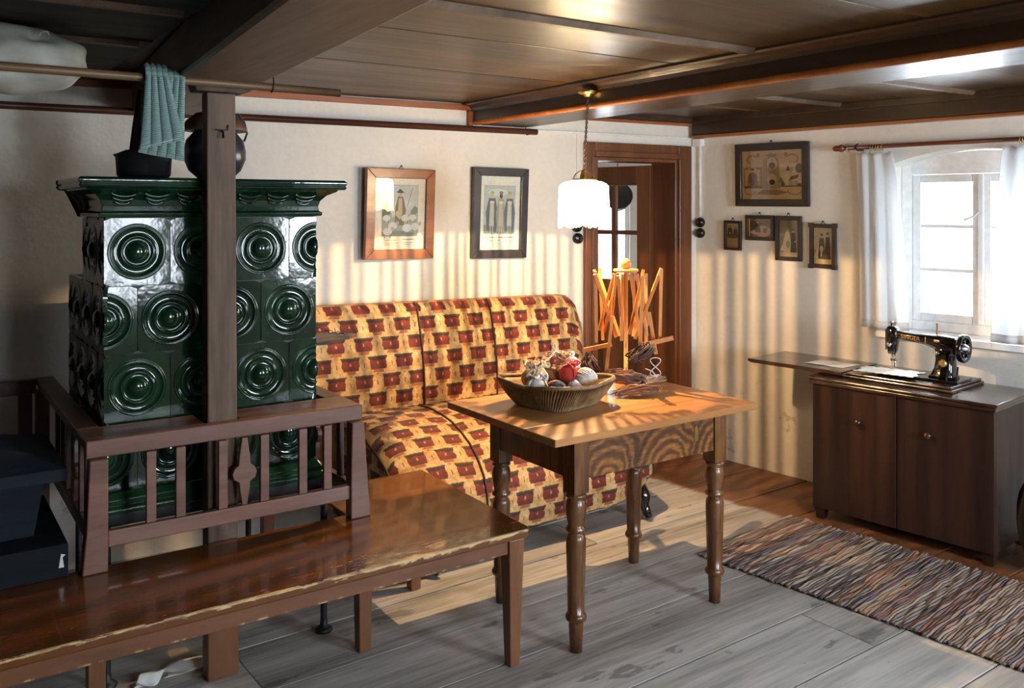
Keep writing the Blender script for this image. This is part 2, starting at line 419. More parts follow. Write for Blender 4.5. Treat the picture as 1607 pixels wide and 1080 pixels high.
# ------------------------------------------------------------------ mesh helpers
class MB:
    def __init__(s): s.v = []; s.f = []; s.uv = {}; s.col = {}; s.smooth = set()
    def add(s, vs, fs, smooth=False, uvs=None):
        b = len(s.v); s.v.extend(tuple(map(float, q)) for q in vs)
        for i, f in enumerate(fs):
            if uvs: s.uv[len(s.f)] = [uvs[k] for k in f]
            if smooth: s.smooth.add(len(s.f))
            s.f.append(tuple(b + k for k in f))
        return s
    def hexa(s, P):
        return s.add(P, [(0, 3, 2, 1), (4, 5, 6, 7), (0, 1, 5, 4), (1, 2, 6, 5), (2, 3, 7, 6), (3, 0, 4, 7)])
    def box(s, x0, x1, y0, y1, z0, z1):
        return s.hexa([(x0, y0, z0), (x1, y0, z0), (x1, y1, z0), (x0, y1, z0), (x0, y0, z1), (x1, y0, z1), (x1, y1, z1), (x0, y1, z1)])
    def taper(s, cx, cy, z0, z1, a0, b0, a1, b1, dx=0, dy=0):
        """a square post, half sizes a,b at the bottom and at the top"""
        return s.hexa([(cx - a0 + dx, cy - b0 + dy, z0), (cx + a0 + dx, cy - b0 + dy, z0), (cx + a0 + dx, cy + b0 + dy, z0), (cx - a0 + dx, cy + b0 + dy, z0),
                       (cx - a1, cy - b1, z1), (cx + a1, cy - b1, z1), (cx + a1, cy + b1, z1), (cx - a1, cy + b1, z1)])
    def prism(s, poly, plane, a0, a1, smooth=False):
        """extrude a 2-D polygon; plane 'xz' runs along y, 'yz' along x, 'xy' along z"""
        def P(p_, a):
            return {'xz': (p_[0], a, p_[1]), 'yz': (a, p_[0], p_[1]), 'xy': (p_[0], p_[1], a)}[plane]
        n = len(poly)
        ar = sum(poly[i][0] * poly[(i + 1) % n][1] - poly[(i + 1) % n][0] * poly[i][1] for i in range(n))
        pl = poly if ar > 0 else poly[::-1]
        vs = [P(q, a0) for q in pl] + [P(q, a1) for q in pl]
        flip = plane == 'xz'
        sides = [(i, (i + 1) % n, n + (i + 1) % n, n + i) for i in range(n)]
        caps = [tuple(range(n))[::-1], tuple(range(n, 2 * n))]
        if flip: sides = [f[::-1] for f in sides]; caps = [c[::-1] for c in caps]
        s.add(vs, sides, smooth); b = len(s.v) - 2 * n
        s.f.extend(tuple(b + k for k in c) for c in caps)
        return s
    def tube(s, path, r, n=8, caps=True, closed=False):
        P = [Vector(q) for q in path]; m = len(P)
        rr = r if isinstance(r, (list, tuple)) else [r] * m
        vs = []; up = None
        for i in range(m):
            a = P[(i - 1) % m] if (closed or i > 0) else P[i]
            c = P[(i + 1) % m] if (closed or i < m - 1) else P[i]
            t = (c - a); t = t.normalized() if t.length > 1e-9 else Vector((0, 0, 1))
            if up is None: up = Vector((0, 0, 1)) if abs(t.z) < 0.9 else Vector((1, 0, 0))
            sd = t.cross(up)
            if sd.length < 1e-6: sd = t.orthogonal()
            sd.normalize(); up = sd.cross(t).normalized()
            for k in range(n):
                g = 2 * math.pi * k / n
                vs.append(P[i] + (sd * math.cos(g) + up * math.sin(g)) * rr[i])
        fs = []
        for i in range(m if closed else m - 1):
            j = (i + 1) % m
            for k in range(n):
                fs.append((i * n + k, j * n + k, j * n + (k + 1) % n, i * n + (k + 1) % n)[::-1])
        s.add(vs, fs, True)
        if caps and not closed:
            b = len(s.v) - m * n
            s.f.append(tuple(b + k for k in range(n))); s.f.append(tuple(b + (m - 1) * n + k for k in range(n))[::-1])
        return s
    def lathe(s, prof, c=(0, 0, 0), n=24, axis='z', smooth=True):
        vs = []; fs = []
        for (r, z) in prof:
            for k in range(n):
                g = 2 * math.pi * k / n
                x, y = r * math.cos(g), r * math.sin(g)
                q = {'z': (x, y, z), 'y': (x, z, y), 'x': (z, x, y)}[axis]
                vs.append((c[0] + q[0], c[1] + q[1], c[2] + q[2]))
        m = len(prof)
        for i in range(m - 1):
            for k in range(n):
                f = (i * n + k, i * n + (k + 1) % n, (i + 1) * n + (k + 1) % n, (i + 1) * n + k)
                fs.append(f if axis != 'y' else f[::-1])
        s.add(vs, fs, smooth)
        b = len(s.v) - m * n
        if prof[0][0] > 1e-5: s.f.append(tuple(b + k for k in range(n))[::-1])
        if prof[-1][0] > 1e-5: s.f.append(tuple(b + (m - 1) * n + k for k in range(n)))
        return s
    def ball(s, c, r, n=16, m=10, fn=None):
        r = r if isinstance(r, (tuple, list)) else (r, r, r)
        vs = [];fs = []
        for i in range(m + 1):
            t = math.pi * i / m
            for k in range(n):
                g = 2 * math.pi * k / n
                d = Vector((math.sin(t) * math.cos(g), math.sin(t) * math.sin(g), math.cos(t)))
                q = 1.0 if fn is None else fn(d)
                vs.append((c[0] + d.x * r[0] * q, c[1] + d.y * r[1] * q, c[2] + d.z * r[2] * q))
        for i in range(m):
            for k in range(n):
                fs.append((i * n + k, (i + 1) * n + k, (i + 1) * n + (k + 1) % n, i * n + (k + 1) % n))
        return s.add(vs, fs, True)
    def sheet(s, fn, nu, nv, th=0.0, nrm=(0, -1, 0), uvfn=None, smooth=True):
        """a grid surface fn(i/nu, j/nv) -> point; th gives it a back side offset along nrm"""
        vs = [Vector(fn(i / nu, j / nv)) for j in range(nv + 1) for i in range(nu + 1)]
        uv = [(uvfn(i / nu, j / nv) if uvfn else (i / nu, j / nv)) for j in range(nv + 1) for i in range(nu + 1)]
        w = nu + 1
        fs = [(j * w + i, j * w + i + 1, (j + 1) * w + i + 1, (j + 1) * w + i) for j in range(nv) for i in range(nu)]
        s.add(vs, fs, smooth, uv)
        if th:
            nv_ = Vector(nrm) * th
            s.add([q - nv_ for q in vs], [f[::-1] for f in fs], smooth, uv)
            N = len(vs); b = len(s.v) - 2 * N
            loop = [i for i in range(w)] + [j * w + nu for j in range(1, nv + 1)] + [nv * w + i for i in range(nu - 1, -1, -1)] + [j * w for j in range(nv - 1, 0, -1)]
            for a, c in zip(loop, loop[1:] + loop[:1]):
                s.uv[len(s.f)] = [uv[a], uv[a], uv[c], uv[c]]
                s.f.append((b + a, b + N + a, b + N + c, b + c))
        return s
    def moved(s, mat):
        s.v = [tuple(mat @ Vector(q)) for q in s.v]; return s
    def mesh(s, name):
        me = bpy.data.meshes.new(name); me.from_pydata(s.v, [], s.f); me.validate(clean_customdata=False) if False else None
        if s.uv:
            lay = me.uv_layers.new(name='UVMap')
            for p_ in me.polygons:
                u = s.uv.get(p_.index)
                if u:
                    for li, w in zip(p_.loop_indices, u): lay.data[li].uv = w
        if s.col:
            ca = me.color_attributes.new('Col', 'FLOAT_COLOR', 'CORNER')
            for p_ in me.polygons:
                c = s.col.get(p_.index, (0.8, 0.8, 0.8))
                for li in p_.loop_indices: ca.data[li].color = (*c, 1)
        if s.smooth:
            for i in s.smooth: me.polygons[i].use_smooth = True
        me.update()
        return me

def obj(name, mb, mat, parent=None, bev=0.0, loc=None, rotz=0.0, rot=None, label=None, kind=None):
    me = mb.mesh(name) if isinstance(mb, MB) else mb
    if mat is not None and not me.materials: me.materials.append(M[mat] if isinstance(mat, str) else mat)
    o = bpy.data.objects.new(name, me); COL.objects.link(o)
    if parent is not None: o.parent = parent
    if loc is not None: o.location = loc
    if rot is not None: o.rotation_euler = rot
    elif rotz: o.rotation_euler = (0, 0, rotz)
    if bev:
        b = o.modifiers.new('bevel', 'BEVEL'); b.width = bev; b.segments = 2; b.limit_method = 'ANGLE'; b.angle_limit = R(40)
    if label: o['label'] = label
    if kind: o['kind'] = kind
    return o
def tag(o, label, cat, group=None):
    o['label'] = label; o['category'] = cat
    if group: o['group'] = group
    return o
def thing(name, label, cat, loc=(0, 0, 0), rotz=0.0, group=None):
    o = bpy.data.objects.new(name, None); COL.objects.link(o)
    o.empty_display_size = 0.1; o.location = loc; o.rotation_euler = (0, 0, rotz)
    return tag(o, label, cat, group)
def struct_root(name, loc=(0, 0, 0), rotz=0.0):
    o = bpy.data.objects.new(name, None); COL.objects.link(o)
    o.empty_display_size = 0.1; o.location = loc; o.rotation_euler = (0, 0, rotz); o['kind'] = 'structure'
    return o
def struct(name, mb, mat, loc=None, rotz=0.0, bev=0.0):
    o = obj(name, mb, mat, None, bev, loc, rotz); o['kind'] = 'structure'; return o
CORNER = (CX, CY, 0)

# ------------------------------------------------------------------ the setting
# floor: a sub-floor and planks laid along the room
fl = struct('floor', MB().box(-1.9, 5.2, -1.5, 4.5, -0.12, -0.032), 'bulk')
ANG_F = R(1.8)
rows = [-1.5, -1.17, -0.82, -0.5, -0.16, 0.2, 0.54, 0.86, 1.21, 1.53, 1.85, 2.16, 2.52, 2.83, 3.15, 3.48, 3.80, 4.12, 4.45]
joints = {8: [0.4, 3.55], 9: [1.2, 3.1], 10: [2.9], 11: [0.7, 3.75], 12: [3.35], 13: [1.05], 14: [2.75], 15: [1.7], 16: [3.2]}
for i in range(len(rows) - 1):
    js = [-1.9] + joints.get(i, [random.uniform(0.5, 3.0)]) + [5.1]
    for a, b in zip(js, js[1:]):
        g = 0.0038; zt = random.uniform(-0.0025, 0.0)
        hx, hy = (b - a) / 2 - g * 0.5, (rows[i + 1] - rows[i]) / 2 - g
        cx_, cy_ = (a + b) / 2, (rows[i] + rows[i + 1]) / 2
        o = obj('plank', MB().box(-hx, hx, -hy, hy, -0.03, zt), 'floor', fl, 0.0012)
        c, s_ = math.cos(ANG_F), math.sin(ANG_F)
        o.location = ((cx_ - 2) * c - cy_ * s_ + 2, (cx_ - 2) * s_ + cy_ * c, 0); o.rotation_euler = (0, 0, ANG_F)

# back wall with the doorway (frame: x along the wall, to the left negative; y into the wall)
DL, DR, DT = -0.800, -0.165, 1.845
wb = MB().box(-6.3, DL, 0, 0.15, -0.03, 2.16).box(DL, DR, 0, 0.15, DT, 2.16).box(DR, 0.6, 0, 0.15, -0.03, 2.16)
struct('wall_back', wb, 'plaster', CORNER, ANG_B)
# window wall: openings (s0, s1), arched heads
OPEN = [(1.24, 2.06), (3.14, 3.96)]
ZS, ZSP, ZAR = 0.895, 1.765, 0.078
def head(s_, a, b): return ZSP + ZAR * (1 - ((s_ - (a + b) / 2) / ((b - a) / 2)) ** 2)
wr = MB(); prev = 0.0
for a, b in OPEN:
    wr.box(prev, a, 0, 0.34, -0.03, 2.16); wr.box(a, b, 0, 0.34, -0.03, ZS)
    top = [(a + (b - a) * k / 16, head(a + (b - a) * k / 16, a, b)) for k in range(17)]
    wr.prism(top + [(b, 2.16), (a, 2.16)], 'xz', 0, 0.34); prev = b
wr.box(prev, 5.6, 0, 0.34, -0.03, 2.16)
struct('wall_right', wr, 'plaster', CORNER, ANG_R)
# front wall behind the camera, two windows; left wall
wf = MB(); prev = -1.9
for a, b in [(1.05, 1.85), (2.8, 3.6)]:
    wf.box(prev, a, -1.4, -1.1, -0.03, 2.16).box(a, b, -1.4, -1.1, -0.03, 0.9).box(a, b, -1.4, -1.1, 1.83, 2.16); prev = b
wf.box(prev, 4.8, -1.4, -1.1, -0.03, 2.16)
struct('wall_front', wf, 'plaster')
struct('wall_left', MB().box(-1.9, -1.7, -1.1, 4.38, -0.03, 2.16), 'unseen_dark')  # out of view; dark finish added so it reflects little light

# ceiling: deck, boards in three bays, beams, battens
ZC = 2.112
ce = struct('ceiling', MB().box(-1.9, 5.2, -1.5, 4.6, ZC + 0.02, 2.24), 'beam')
def ceil_boards(x0, x1, edges, mat='ceiling'):
    for a, b in zip(edges, edges[1:]):
        hx, hy = (x1 - x0) / 2, (b - a) / 2 - 0.004
        o = obj('ceiling_board', MB().box(-hx, hx, -hy, hy, -0.006 + random.uniform(-0.003, 0.003), 0.018), mat, ce, 0.004)
        o.location = ((x0 + x1) / 2, (a + b) / 2, ZC)
ceil_boards(0.99, 2.53, [-1.1, -0.6, -0.1, 0.42, 0.94, 1.48, 2.10, 2.50, 3.15, 4.22])
ceil_boards(2.86, 4.75, [-1.1, -0.5, 0.1, 0.7, 1.2, 1.7, 2.30, 2.63, 2.96, 3.45, 4.12])
ceil_boards(-1.7, 0.70, [-1.1, -0.6, -0.1, 0.42, 0.94, 1.5, 2.05, 2.6, 3.15, 3.7, 4.36], 'dark_boards')
def batten(x0, x1, y, w=0.05, h=0.022):
    m = MB().prism([(y - w / 2, ZC - 0.004), (y - w / 2 + 0.012, ZC - h), (y + w / 2 - 0.012, ZC - h), (y + w / 2, ZC - 0.004)], 'yz', x0, x1)
    o = obj('batten', m, 'beam_worn', ce)
for y in (2.12, 0.93): batten(1.02, 2.50, y)
for y in (2.98, 2.30, 1.2): batten(2.90, 4.28, y)
for y in (2.02, 2.62, 3.2): batten(-1.7, 0.66, y)
# middle beam and its mouldings
ZB = 1.99
bm = MB().box(2.53, 2.86, -1.1, 4.05, ZB, ZC + 0.02)
obj('beam', bm, 'beam', ce, 0.012)
for x0, x1 in ((2.470, 2.532), (2.858, 2.905)):
    q = [(x0, ZC + 0.01), (x1, ZC + 0.01), (x1, ZC - 0.049), (x1 - 0.012, ZC - 0.049), (x1 - 0.018, ZC - 0.034), (x0 + 0.026, ZC - 0.026), (x0 + 0.006, ZC - 0.022), (x0, ZC - 0.014)]
    if x0 > 2.7: q = [(x0, ZC + 0.01), (x1, ZC + 0.01), (x1, ZC - 0.02), (x1 - 0.02, ZC - 0.03), (x0 + 0.014, ZC - 0.05), (x0, ZC - 0.05)]
    obj('moulding', MB().prism(q, 'xz', -1.1, 4.06), 'beam', ce)
obj('moulding', MB().tube([(2.54, -1.1, ZB + 0.012), (2.54, 4.06, ZB + 0.012)], 0.014, 8), 'orange', ce)
# left beam, a little askew
s5 = 0.085
lb = MB().hexa([(0.735 + s5 * (y - 3.0), y, z) if side == 0 else (1.005 + s5 * (y - 3.0), y, z)
                for z in (1.962, ZC + 0.02) for (side, y) in ((0, -1.1), (1, -1.1), (1, 4.17), (0, 4.17))])
obj('beam', lb, 'beam_worn', ce, 0.012)
# window-wall beam
rb = MB().box(0.02, 5.3, -0.075, -0.002, 1.995, ZC + 0.02)
o = obj('beam', rb, wood('beam_wall', (0.016, 0.007, 0.003), (0.034, 0.015, 0.006), (0.062, 0.028, 0.011), 0, 8, 16, 0.36, 0.12, 0.25), ce, 0.008); o.location = CORNER; o.rotation_euler = (0, 0, ANG_R)
o = obj('moulding', MB().box(0.02, 5.3, -0.095, -0.076, 2.07, ZC), 'beam', ce, 0.006); o.location = CORNER; o.rotation_euler = (0, 0, ANG_R)
o = struct('trim_1', MB().box(0.02, 5.3, -0.08, -0.002, 1.982, 1.994), 'orange', CORNER, ANG_R)
# orange strip along the top of the back wall, and the dark board above the doorway
struct('trim_2', MB().box(-3.75, -1.612, -0.03, -0.002, 2.068, 2.098), 'orange', CORNER, ANG_B, 0.003)
struct('trim_3', MB().box(-1.638, -1.612, -0.03, -0.002, 1.985, 2.066), 'orange', CORNER, ANG_B, 0.003)
struct('trim_4', MB().box(-1.275, -0.06, -0.035, -0.002, 2.055, 2.072), 'orange', CORNER, ANG_B, 0.003)
struct('trim_5', MB().box(-1.275, -0.08, -0.02, -0.002, 1.975, 1.985), 'white_paint', CORNER, ANG_B, 0.003)
struct('trim_6', MB().box(-1.275, -0.08, -0.06, -0.002, 2.074, 2.112), 'beam', CORNER, ANG_B, 0.003)

# ------------------------------------------------------------------ window_1 (and the unseen windows behind the camera)
def window(name, s0, s1, frame_loc, frame_rot, flip=1, detail=True):
    w = struct_root(name, frame_loc, frame_rot)
    y0, y1 = 0.15, 0.20
    zt = ZSP + 0.012
    def st(name_, *b, parent=w, bev=0.005): return obj(name_, MB().box(*b), 'white_paint', parent, bev)
    st('frame_stile', s0 + 0.005, s0 + 0.06, y0, y1, ZS + 0.005, zt); st('frame_stile', s1 - 0.06, s1 - 0.005, y0, y1, ZS + 0.005, zt)
    arc = [(s0 + 0.06 + (s1 - s0 - 0.12) * k / 12, min(zt, 9)) for k in range(13)]
    hd = MB().prism([(s0 + 0.06, zt - 0.055), (s1 - 0.06, zt - 0.055)] + [(s1 - 0.06 - (s1 - s0 - 0.12) * k / 12, head(s1 - 0.06 - (s1 - s0 - 0.12) * k / 12, s0, s1) - 0.004) for k in range(13)], 'xz', y0, y1)
    obj('frame_head', hd, 'white_paint', w)
    st('frame_rail', s0 + 0.06, s1 - 0.06, y0, y1, ZS + 0.005, ZS + 0.055)
    mid = (s0 + s1) / 2
    for a, b in ((s0 + 0.062, mid - 0.002), (mid + 0.002, s1 - 0.062)):
        z0_, z1_ = ZS + 0.057, zt - 0.057
        fw = 0.042
        c = MB().box(a, a + fw, y0 + 0.004, y1 + 0.004, z0_, z1_).box(b - fw, b, y0 + 0.004, y1 + 0.004, z0_, z1_)
        c.box(a + fw, b - fw, y0 + 0.004, y1 + 0.004, z0_, z0_ + fw).box(a + fw, b - fw, y0 + 0.004, y1 + 0.004, z1_ - fw, z1_)
        ca = obj('casement', c, 'white_paint', w, 0.004)
        hh = (z1_ - z0_ - 2 * fw)
        for k in (1, 2):
            zz = z0_ + fw + hh * k / 3
            obj('glazing_bar', MB().box(a + fw, b - fw, y0 + 0.008, y1 - 0.006, zz - 0.009, zz + 0.009), 'white_paint', ca)
        for k in range(3):
            za = z0_ + fw + hh * k / 3 + 0.009; zb = z0_ + fw + hh * (k + 1) / 3 - 0.009
            obj('pane', MB().box(a + fw, b - fw, y0 + 0.022, y0 + 0.025, za, zb), 'glass', ca)
    lt = MB().box(mid - 0.014, mid + 0.014, y0 - 0.012, y0 + 0.004, ZS + 0.06, zt - 0.06)
    obj('cover_strip', lt, 'white_paint', w, 0.005)
    obj('latch', MB().tube([(mid, y0 - 0.018, 1.53), (mid - 0.03, y0 - 0.03, 1.50), (mid - 0.07, y0 - 0.03, 1.485)], 0.006, 8), 'white_paint', w)
    sill = MB().box(s0 - 0.05, s1 + 0.05, -0.035, -0.001, ZS - 0.03, ZS + 0.002).box(s0 + 0.002, s1 - 0.002, -0.001, y0 + 0.05, ZS + 0.0005, ZS + 0.004)
    obj('window_sill', sill, 'white_paint', w, 0.003)
    return w
window('window_1', 1.24, 2.06, CORNER, ANG_R)
window('window_2', 3.14, 3.96, CORNER, ANG_R)
for n_, a in (('window_3', 1.05), ('window_4', 2.8)):
    w = struct_root(n_, (0, -1.25, 0))
    fr = MB().box(a, a + 0.05, -0.03, 0.03, 0.9, 1.83).box(a + 0.75, a + 0.8, -0.03, 0.03, 0.9, 1.83).box(a + 0.05, a + 0.75, -0.03, 0.03, 0.9, 0.95).box(a + 0.05, a + 0.75, -0.03, 0.03, 1.78, 1.83)
    fr.box(a + 0.37, a + 0.43, -0.03, 0.03, 0.95, 1.78).box(a + 0.05, a + 0.37, -0.02, 0.02, 1.36, 1.385).box(a + 0.43, a + 0.75, -0.02, 0.02, 1.36, 1.385)
    obj('frame', fr, 'white_paint', w)

# ------------------------------------------------------------------ doorway, door leaf, the room beyond
d1 = struct_root('door_1', CORNER, ANG_B)
obj('door_jamb', MB().box(DL - 0.072, DL + 0.0, -0.028, -0.001, 0, DT + 0.085).box(DL - 0.03, DL, -0.036, -0.028, 0, DT), 'door', d1, 0.005)
obj('door_jamb', MB().box(DR, DR + 0.105, -0.028, -0.001, 0, DT + 0.085).box(DR, DR + 0.04, -0.036, -0.028, 0, DT), 'door', d1, 0.005)
obj('door_lintel', MB().box(DL, DR, -0.028, -0.001, DT, DT + 0.085).box(DL, DR, -0.036, -0.028, DT, DT + 0.035), 'door', d1, 0.005)
obj('door_lining', MB().box(DL + 0.001, DL + 0.022, -0.02, 0.16, 0, DT - 0.001), 'door', d1, 0.003)
obj('door_lining', MB().box(DR - 0.022, DR - 0.001, -0.02, 0.21, 0, DT - 0.001), 'door', d1, 0.003)
obj('door_lining', MB().box(DL + 0.022, DR - 0.022, -0.02, 0.16, DT - 0.022, DT - 0.001), 'door', d1, 0.003)
LW, LH = 0.585, 1.815
stl = 0.105
lf = MB().box(0, stl, -0.018, 0.018, 0.008, LH).box(LW - stl, LW, -0.018, 0.018, 0.008, LH).box(stl, LW - stl, -0.018, 0.018, LH - 0.125, LH)
lf.box(stl, LW - stl, -0.018, 0.018, 0.96, 1.075).box(stl, LW - stl, -0.018, 0.018, 0.008, 0.17).box(stl, LW - stl, -0.009, 0.009, 0.17, 0.96)
lf.box(LW / 2 - 0.017, LW / 2 + 0.017, -0.016, 0.016, 1.075, LH - 0.125).box(stl, LW / 2 - 0.017, -0.016, 0.016, 1.370, 1.398).box(LW / 2 + 0.017, LW - stl, -0.016, 0.016, 1.370, 1.398)
leaf = obj('door_leaf', lf, 'door', d1, 0.004)
leaf.location = (DR - 0.046, 0.175, 0); leaf.rotation_euler = (0, 0, R(106))
for xa, xb in ((stl, LW / 2 - 0.017), (LW / 2 + 0.017, LW - stl)):
    for za, zb in ((1.075, 1.370), (1.398, LH - 0.125)):
        obj('pane', MB().box(xa, xb, -0.002, 0.002, za, zb), 'glass', leaf)
obj('door_handle', MB().tube([(LW - 0.05, -0.02, 1.0), (LW - 0.05, -0.05, 1.0), (LW - 0.13, -0.055, 1.0)], 0.008, 8), 'brass', leaf)
# the room beyond
struct('floor_hall', MB().box(2.4, 6.6, 4.32, 6.5, -0.1, -0.004), 'tablewood')
struct('wall_hall_far', MB().box(2.4, 4.95, 6.4, 6.55, -0.03, 2.16).box(5.75, 6.6, 6.4, 6.55, -0.03, 2.16).box(4.95, 5.75, 6.4, 6.55, -0.03, 0.80).box(4.95, 5.75, 6.4, 6.55, 1.75, 2.16), 'plaster')
struct('wall_hall_left', MB().box(2.3, 2.4, 4.32, 6.4, -0.03, 2.16), 'plaster')
struct('wall_hall_right', MB().box(6.5, 6.6, 4.2, 6.4, -0.03, 2.16), 'plaster')
struct('wall_hall_near', MB().box(4.55, 6.5, 4.06, 4.16, -0.03, 2.16), 'plaster')
struct('ceiling_hall', MB().box(2.3, 6.6, 4.62, 6.55, 2.10, 2.2), 'beam')
w5 = struct_root('window_5', (4.95, 6.45, 0))
obj('frame', MB().box(0, 0.05, -0.03, 0.03, 0.8, 1.75).box(0.75, 0.8, -0.03, 0.03, 0.8, 1.75).box(0.05, 0.75, -0.03, 0.03, 0.8, 0.85).box(0.05, 0.75, -0.03, 0.03, 1.70, 1.75).box(0.375, 0.425, -0.03, 0.03, 0.85, 1.70), 'white_paint', w5)

# ------------------------------------------------------------------ tiled stove
SX0, SX1, SY = 0.538, 1.260, 3.115
SYB, SYB2 = 3.50, 3.86                      # back of the upper row, of the rows below
ROWZ = [1.515, 1.291, 1.068, 0.846, 0.625]
TW = (SX1 - SX0) / 3.5; TH = 0.2235
stove = thing('tiled_stove', 'tall stove of dark green glazed tiles with concentric rings behind the bench rail', 'stove', (0.9, 3.3, 0))
def W2L(mb, root): return mb.moved(Matrix.Translation(-Vector(root.location)))
core = MB().box(SX0 + 0.008, SX1 - 0.008, SY + 0.008, SYB2 - 0.008, 0.57, ROWZ[1] - 0.004).box(SX0 + 0.008, SX1 - 0.008, SY + 0.008, SYB - 0.008, ROWZ[1] - 0.004, 1.64)
obj('core', W2L(core, stove), 'grout', stove)
def tile_mesh(w, h, half=0):
    """ringed tile facing -y, centred; half=+1 keeps only the part x>0, -1 only x<0"""
    n = 40
    k = min(w, h) / 0.205
    prof = [(0.0, -0.016), (0.008, -0.0156), (0.016, -0.0140), (0.023, -0.0105), (0.029, -0.0040), (0.0315, 0.0008), (0.040, 0.0030), (0.046, 0.0020), (0.0485, -0.0018), (0.0510, -0.0018), (0.0535, 0.0020),
            (0.062, 0.0050), (0.073, 0.0040), (0.0785, 0.0008), (0.0810, -0.0035), (0.0838, -0.0035), (0.0862, 0.0006), (0.0882, -0.0028), (0.0905, -0.0028), (0.0920, 0.0), (0.0928, 0.0), (0.0940, 0.0)]
    vs = [(0, prof[0][1], 0)]; fs = []
    for (r, y) in prof[1:]:
        for i in range(n):
            g = 2 * math.pi * i / n
            vs.append((r * k * math.cos(g), y, r * k * math.sin(g)))
    for i in range(n):
        g = 2 * math.pi * i / n; c, s_ = math.cos(g), math.sin(g)
        q = min((w / 2 - 0.0012) / max(abs(c), 1e-6), (h / 2 - 0.0012) / max(abs(s_), 1e-6))
        vs.append((q * c, 0.0, q * s_))
    rim0 = len(vs)
    for yy_ in (0.0, 0.014):
      for i in range(n):
        g = 2 * math.pi * i / n; c, s_ = math.cos(g), math.sin(g)
        q = min((w / 2 - 0.0012) / max(abs(c), 1e-6), (h / 2 - 0.0012) / max(abs(s_), 1e-6))
        vs.append((q * c, yy_, q * s_))
    for i in range(n): fs.append((0, 1 + i, 1 + (i + 1) % n))
    m = len(prof) - 1
    for j in range(m):
        for i in range(n):
            a = 1 + j * n
            fs.append((a + i, a + n + i, a + n + (i + 1) % n, a + (i + 1) % n))
    for i in range(n): fs.append((rim0 + i, rim0 + n + i, rim0 + n + (i + 1) % n, rim0 + (i + 1) % n))
    me = MB().add(vs, fs, True).mesh('tile')
    if half:
        import bmesh
        b = bmesh.new(); b.from_mesh(me)
        bmesh.ops.bisect_plane(b, geom=b.verts[:] + b.edges[:] + b.faces[:], plane_co=(0, 0, 0), plane_no=(-half, 0, 0), clear_outer=True)
        b.to_mesh(me); b.free()
    for p_ in me.polygons: p_.use_smooth = True
    # keep the tile border flat
    me.materials.append(M['glaze'])
    return me
T_FULL = tile_mesh(TW, TH); T_L = tile_mesh(TW, TH, -1); T_R = tile_mesh(TW, TH, 1)
T_PF = MB().box(-TW / 2 + 0.001, TW / 2 - 0.001, 0.0, 0.012, -TH / 2 + 0.001, TH / 2 - 0.001).mesh('tile'); T_PF.materials.append(M['glaze'])
T_PR = MB().box(0.001, TW / 2 - 0.001, 0.0, 0.012, -TH / 2 + 0.001, TH / 2 - 0.001).mesh('tile'); T_PR.materials.append(M['glaze'])
def put_tile(me, x, y, z, rz=0.0):
    o = obj('tile', me, None, stove)
    o.location = Vector((x, y, z)) - Vector(stove.location)
    o.rotation_euler = (R(random.uniform(-0.9, 0.9)), 0, rz + R(random.uniform(-0.9, 0.9)))
    return o
for r in range(4):
    zc = (ROWZ[r] + ROWZ[r + 1]) / 2
    if r % 2 == 0:
        for i in range(3): put_tile(T_FULL, SX0 + TW * (i + 0.5), SY, zc)
        put_tile(T_L, SX1, SY, zc)
    else:
        put_tile(T_R, SX0, SY, zc)
        for i in range(3): put_tile(T_FULL, SX0 + TW * (i + 1.0), SY, zc)
    # sides, left face looks to -x, right face to +x
    for sgn, xx in ((-1, SX0), (1, SX1)):
        yb = SYB2 if r else SYB
        y = SY if sgn < 0 else SY + 0.018; first = (r % 2 == 0)
        while y < yb - 0.05:
            if first or y + TW > yb + 0.02:
                put_tile(T_L if sgn < 0 else T_PR, xx, y, zc, R(90) * sgn); y += TW / 2
            else:
                put_tile(T_FULL if sgn < 0 else T_PF, xx, y + TW / 2, zc, R(90) * sgn); y += TW
            first = False
def swept(prof, x0, x1, y0, y1):
    """profile (out, z) carried round left side, front and right side with mitred corners"""
    m = MB(); rings = []
    for (o_, z) in prof:
        rings.append([(x0 - o_, y1, z), (x0 - o_, y0 - o_, z), (x1 + o_, y0 - o_, z), (x1 + o_, y1, z)])
    vs = [q for r_ in rings for q in r_]; fs = []
    for i in range(len(prof) - 1):
        for k in range(3):
            fs.append((i * 4 + k, i * 4 + k + 1, (i + 1) * 4 + k + 1, (i + 1) * 4 + k))
    m.add(vs, fs)
    n = len(prof)
    m.f.append(tuple(i * 4 for i in range(n))); m.f.append(tuple(i * 4 + 3 for i in range(n))[::-1])
    m.f.append(((n - 1) * 4, (n - 1) * 4 + 1, (n - 1) * 4 + 2, (n - 1) * 4 + 3)); m.f.append((3, 2, 1, 0))
    return m
cor = swept([(0.002, 1.516), (0.016, 1.518), (0.018, 1.530), (0.008, 1.535), (0.006, 1.552), (0.012, 1.572), (0.030, 1.592), (0.058, 1.606), (0.062, 1.610), (0.080, 1.612), (0.086, 1.619), (0.080, 1.625), (0.086, 1.631), (0.086, 1.640), (0.078, 1.646)], SX0, SX1, SY, SYB)
obj('cornice', W2L(cor, stove), 'glaze', stove, 0.003)
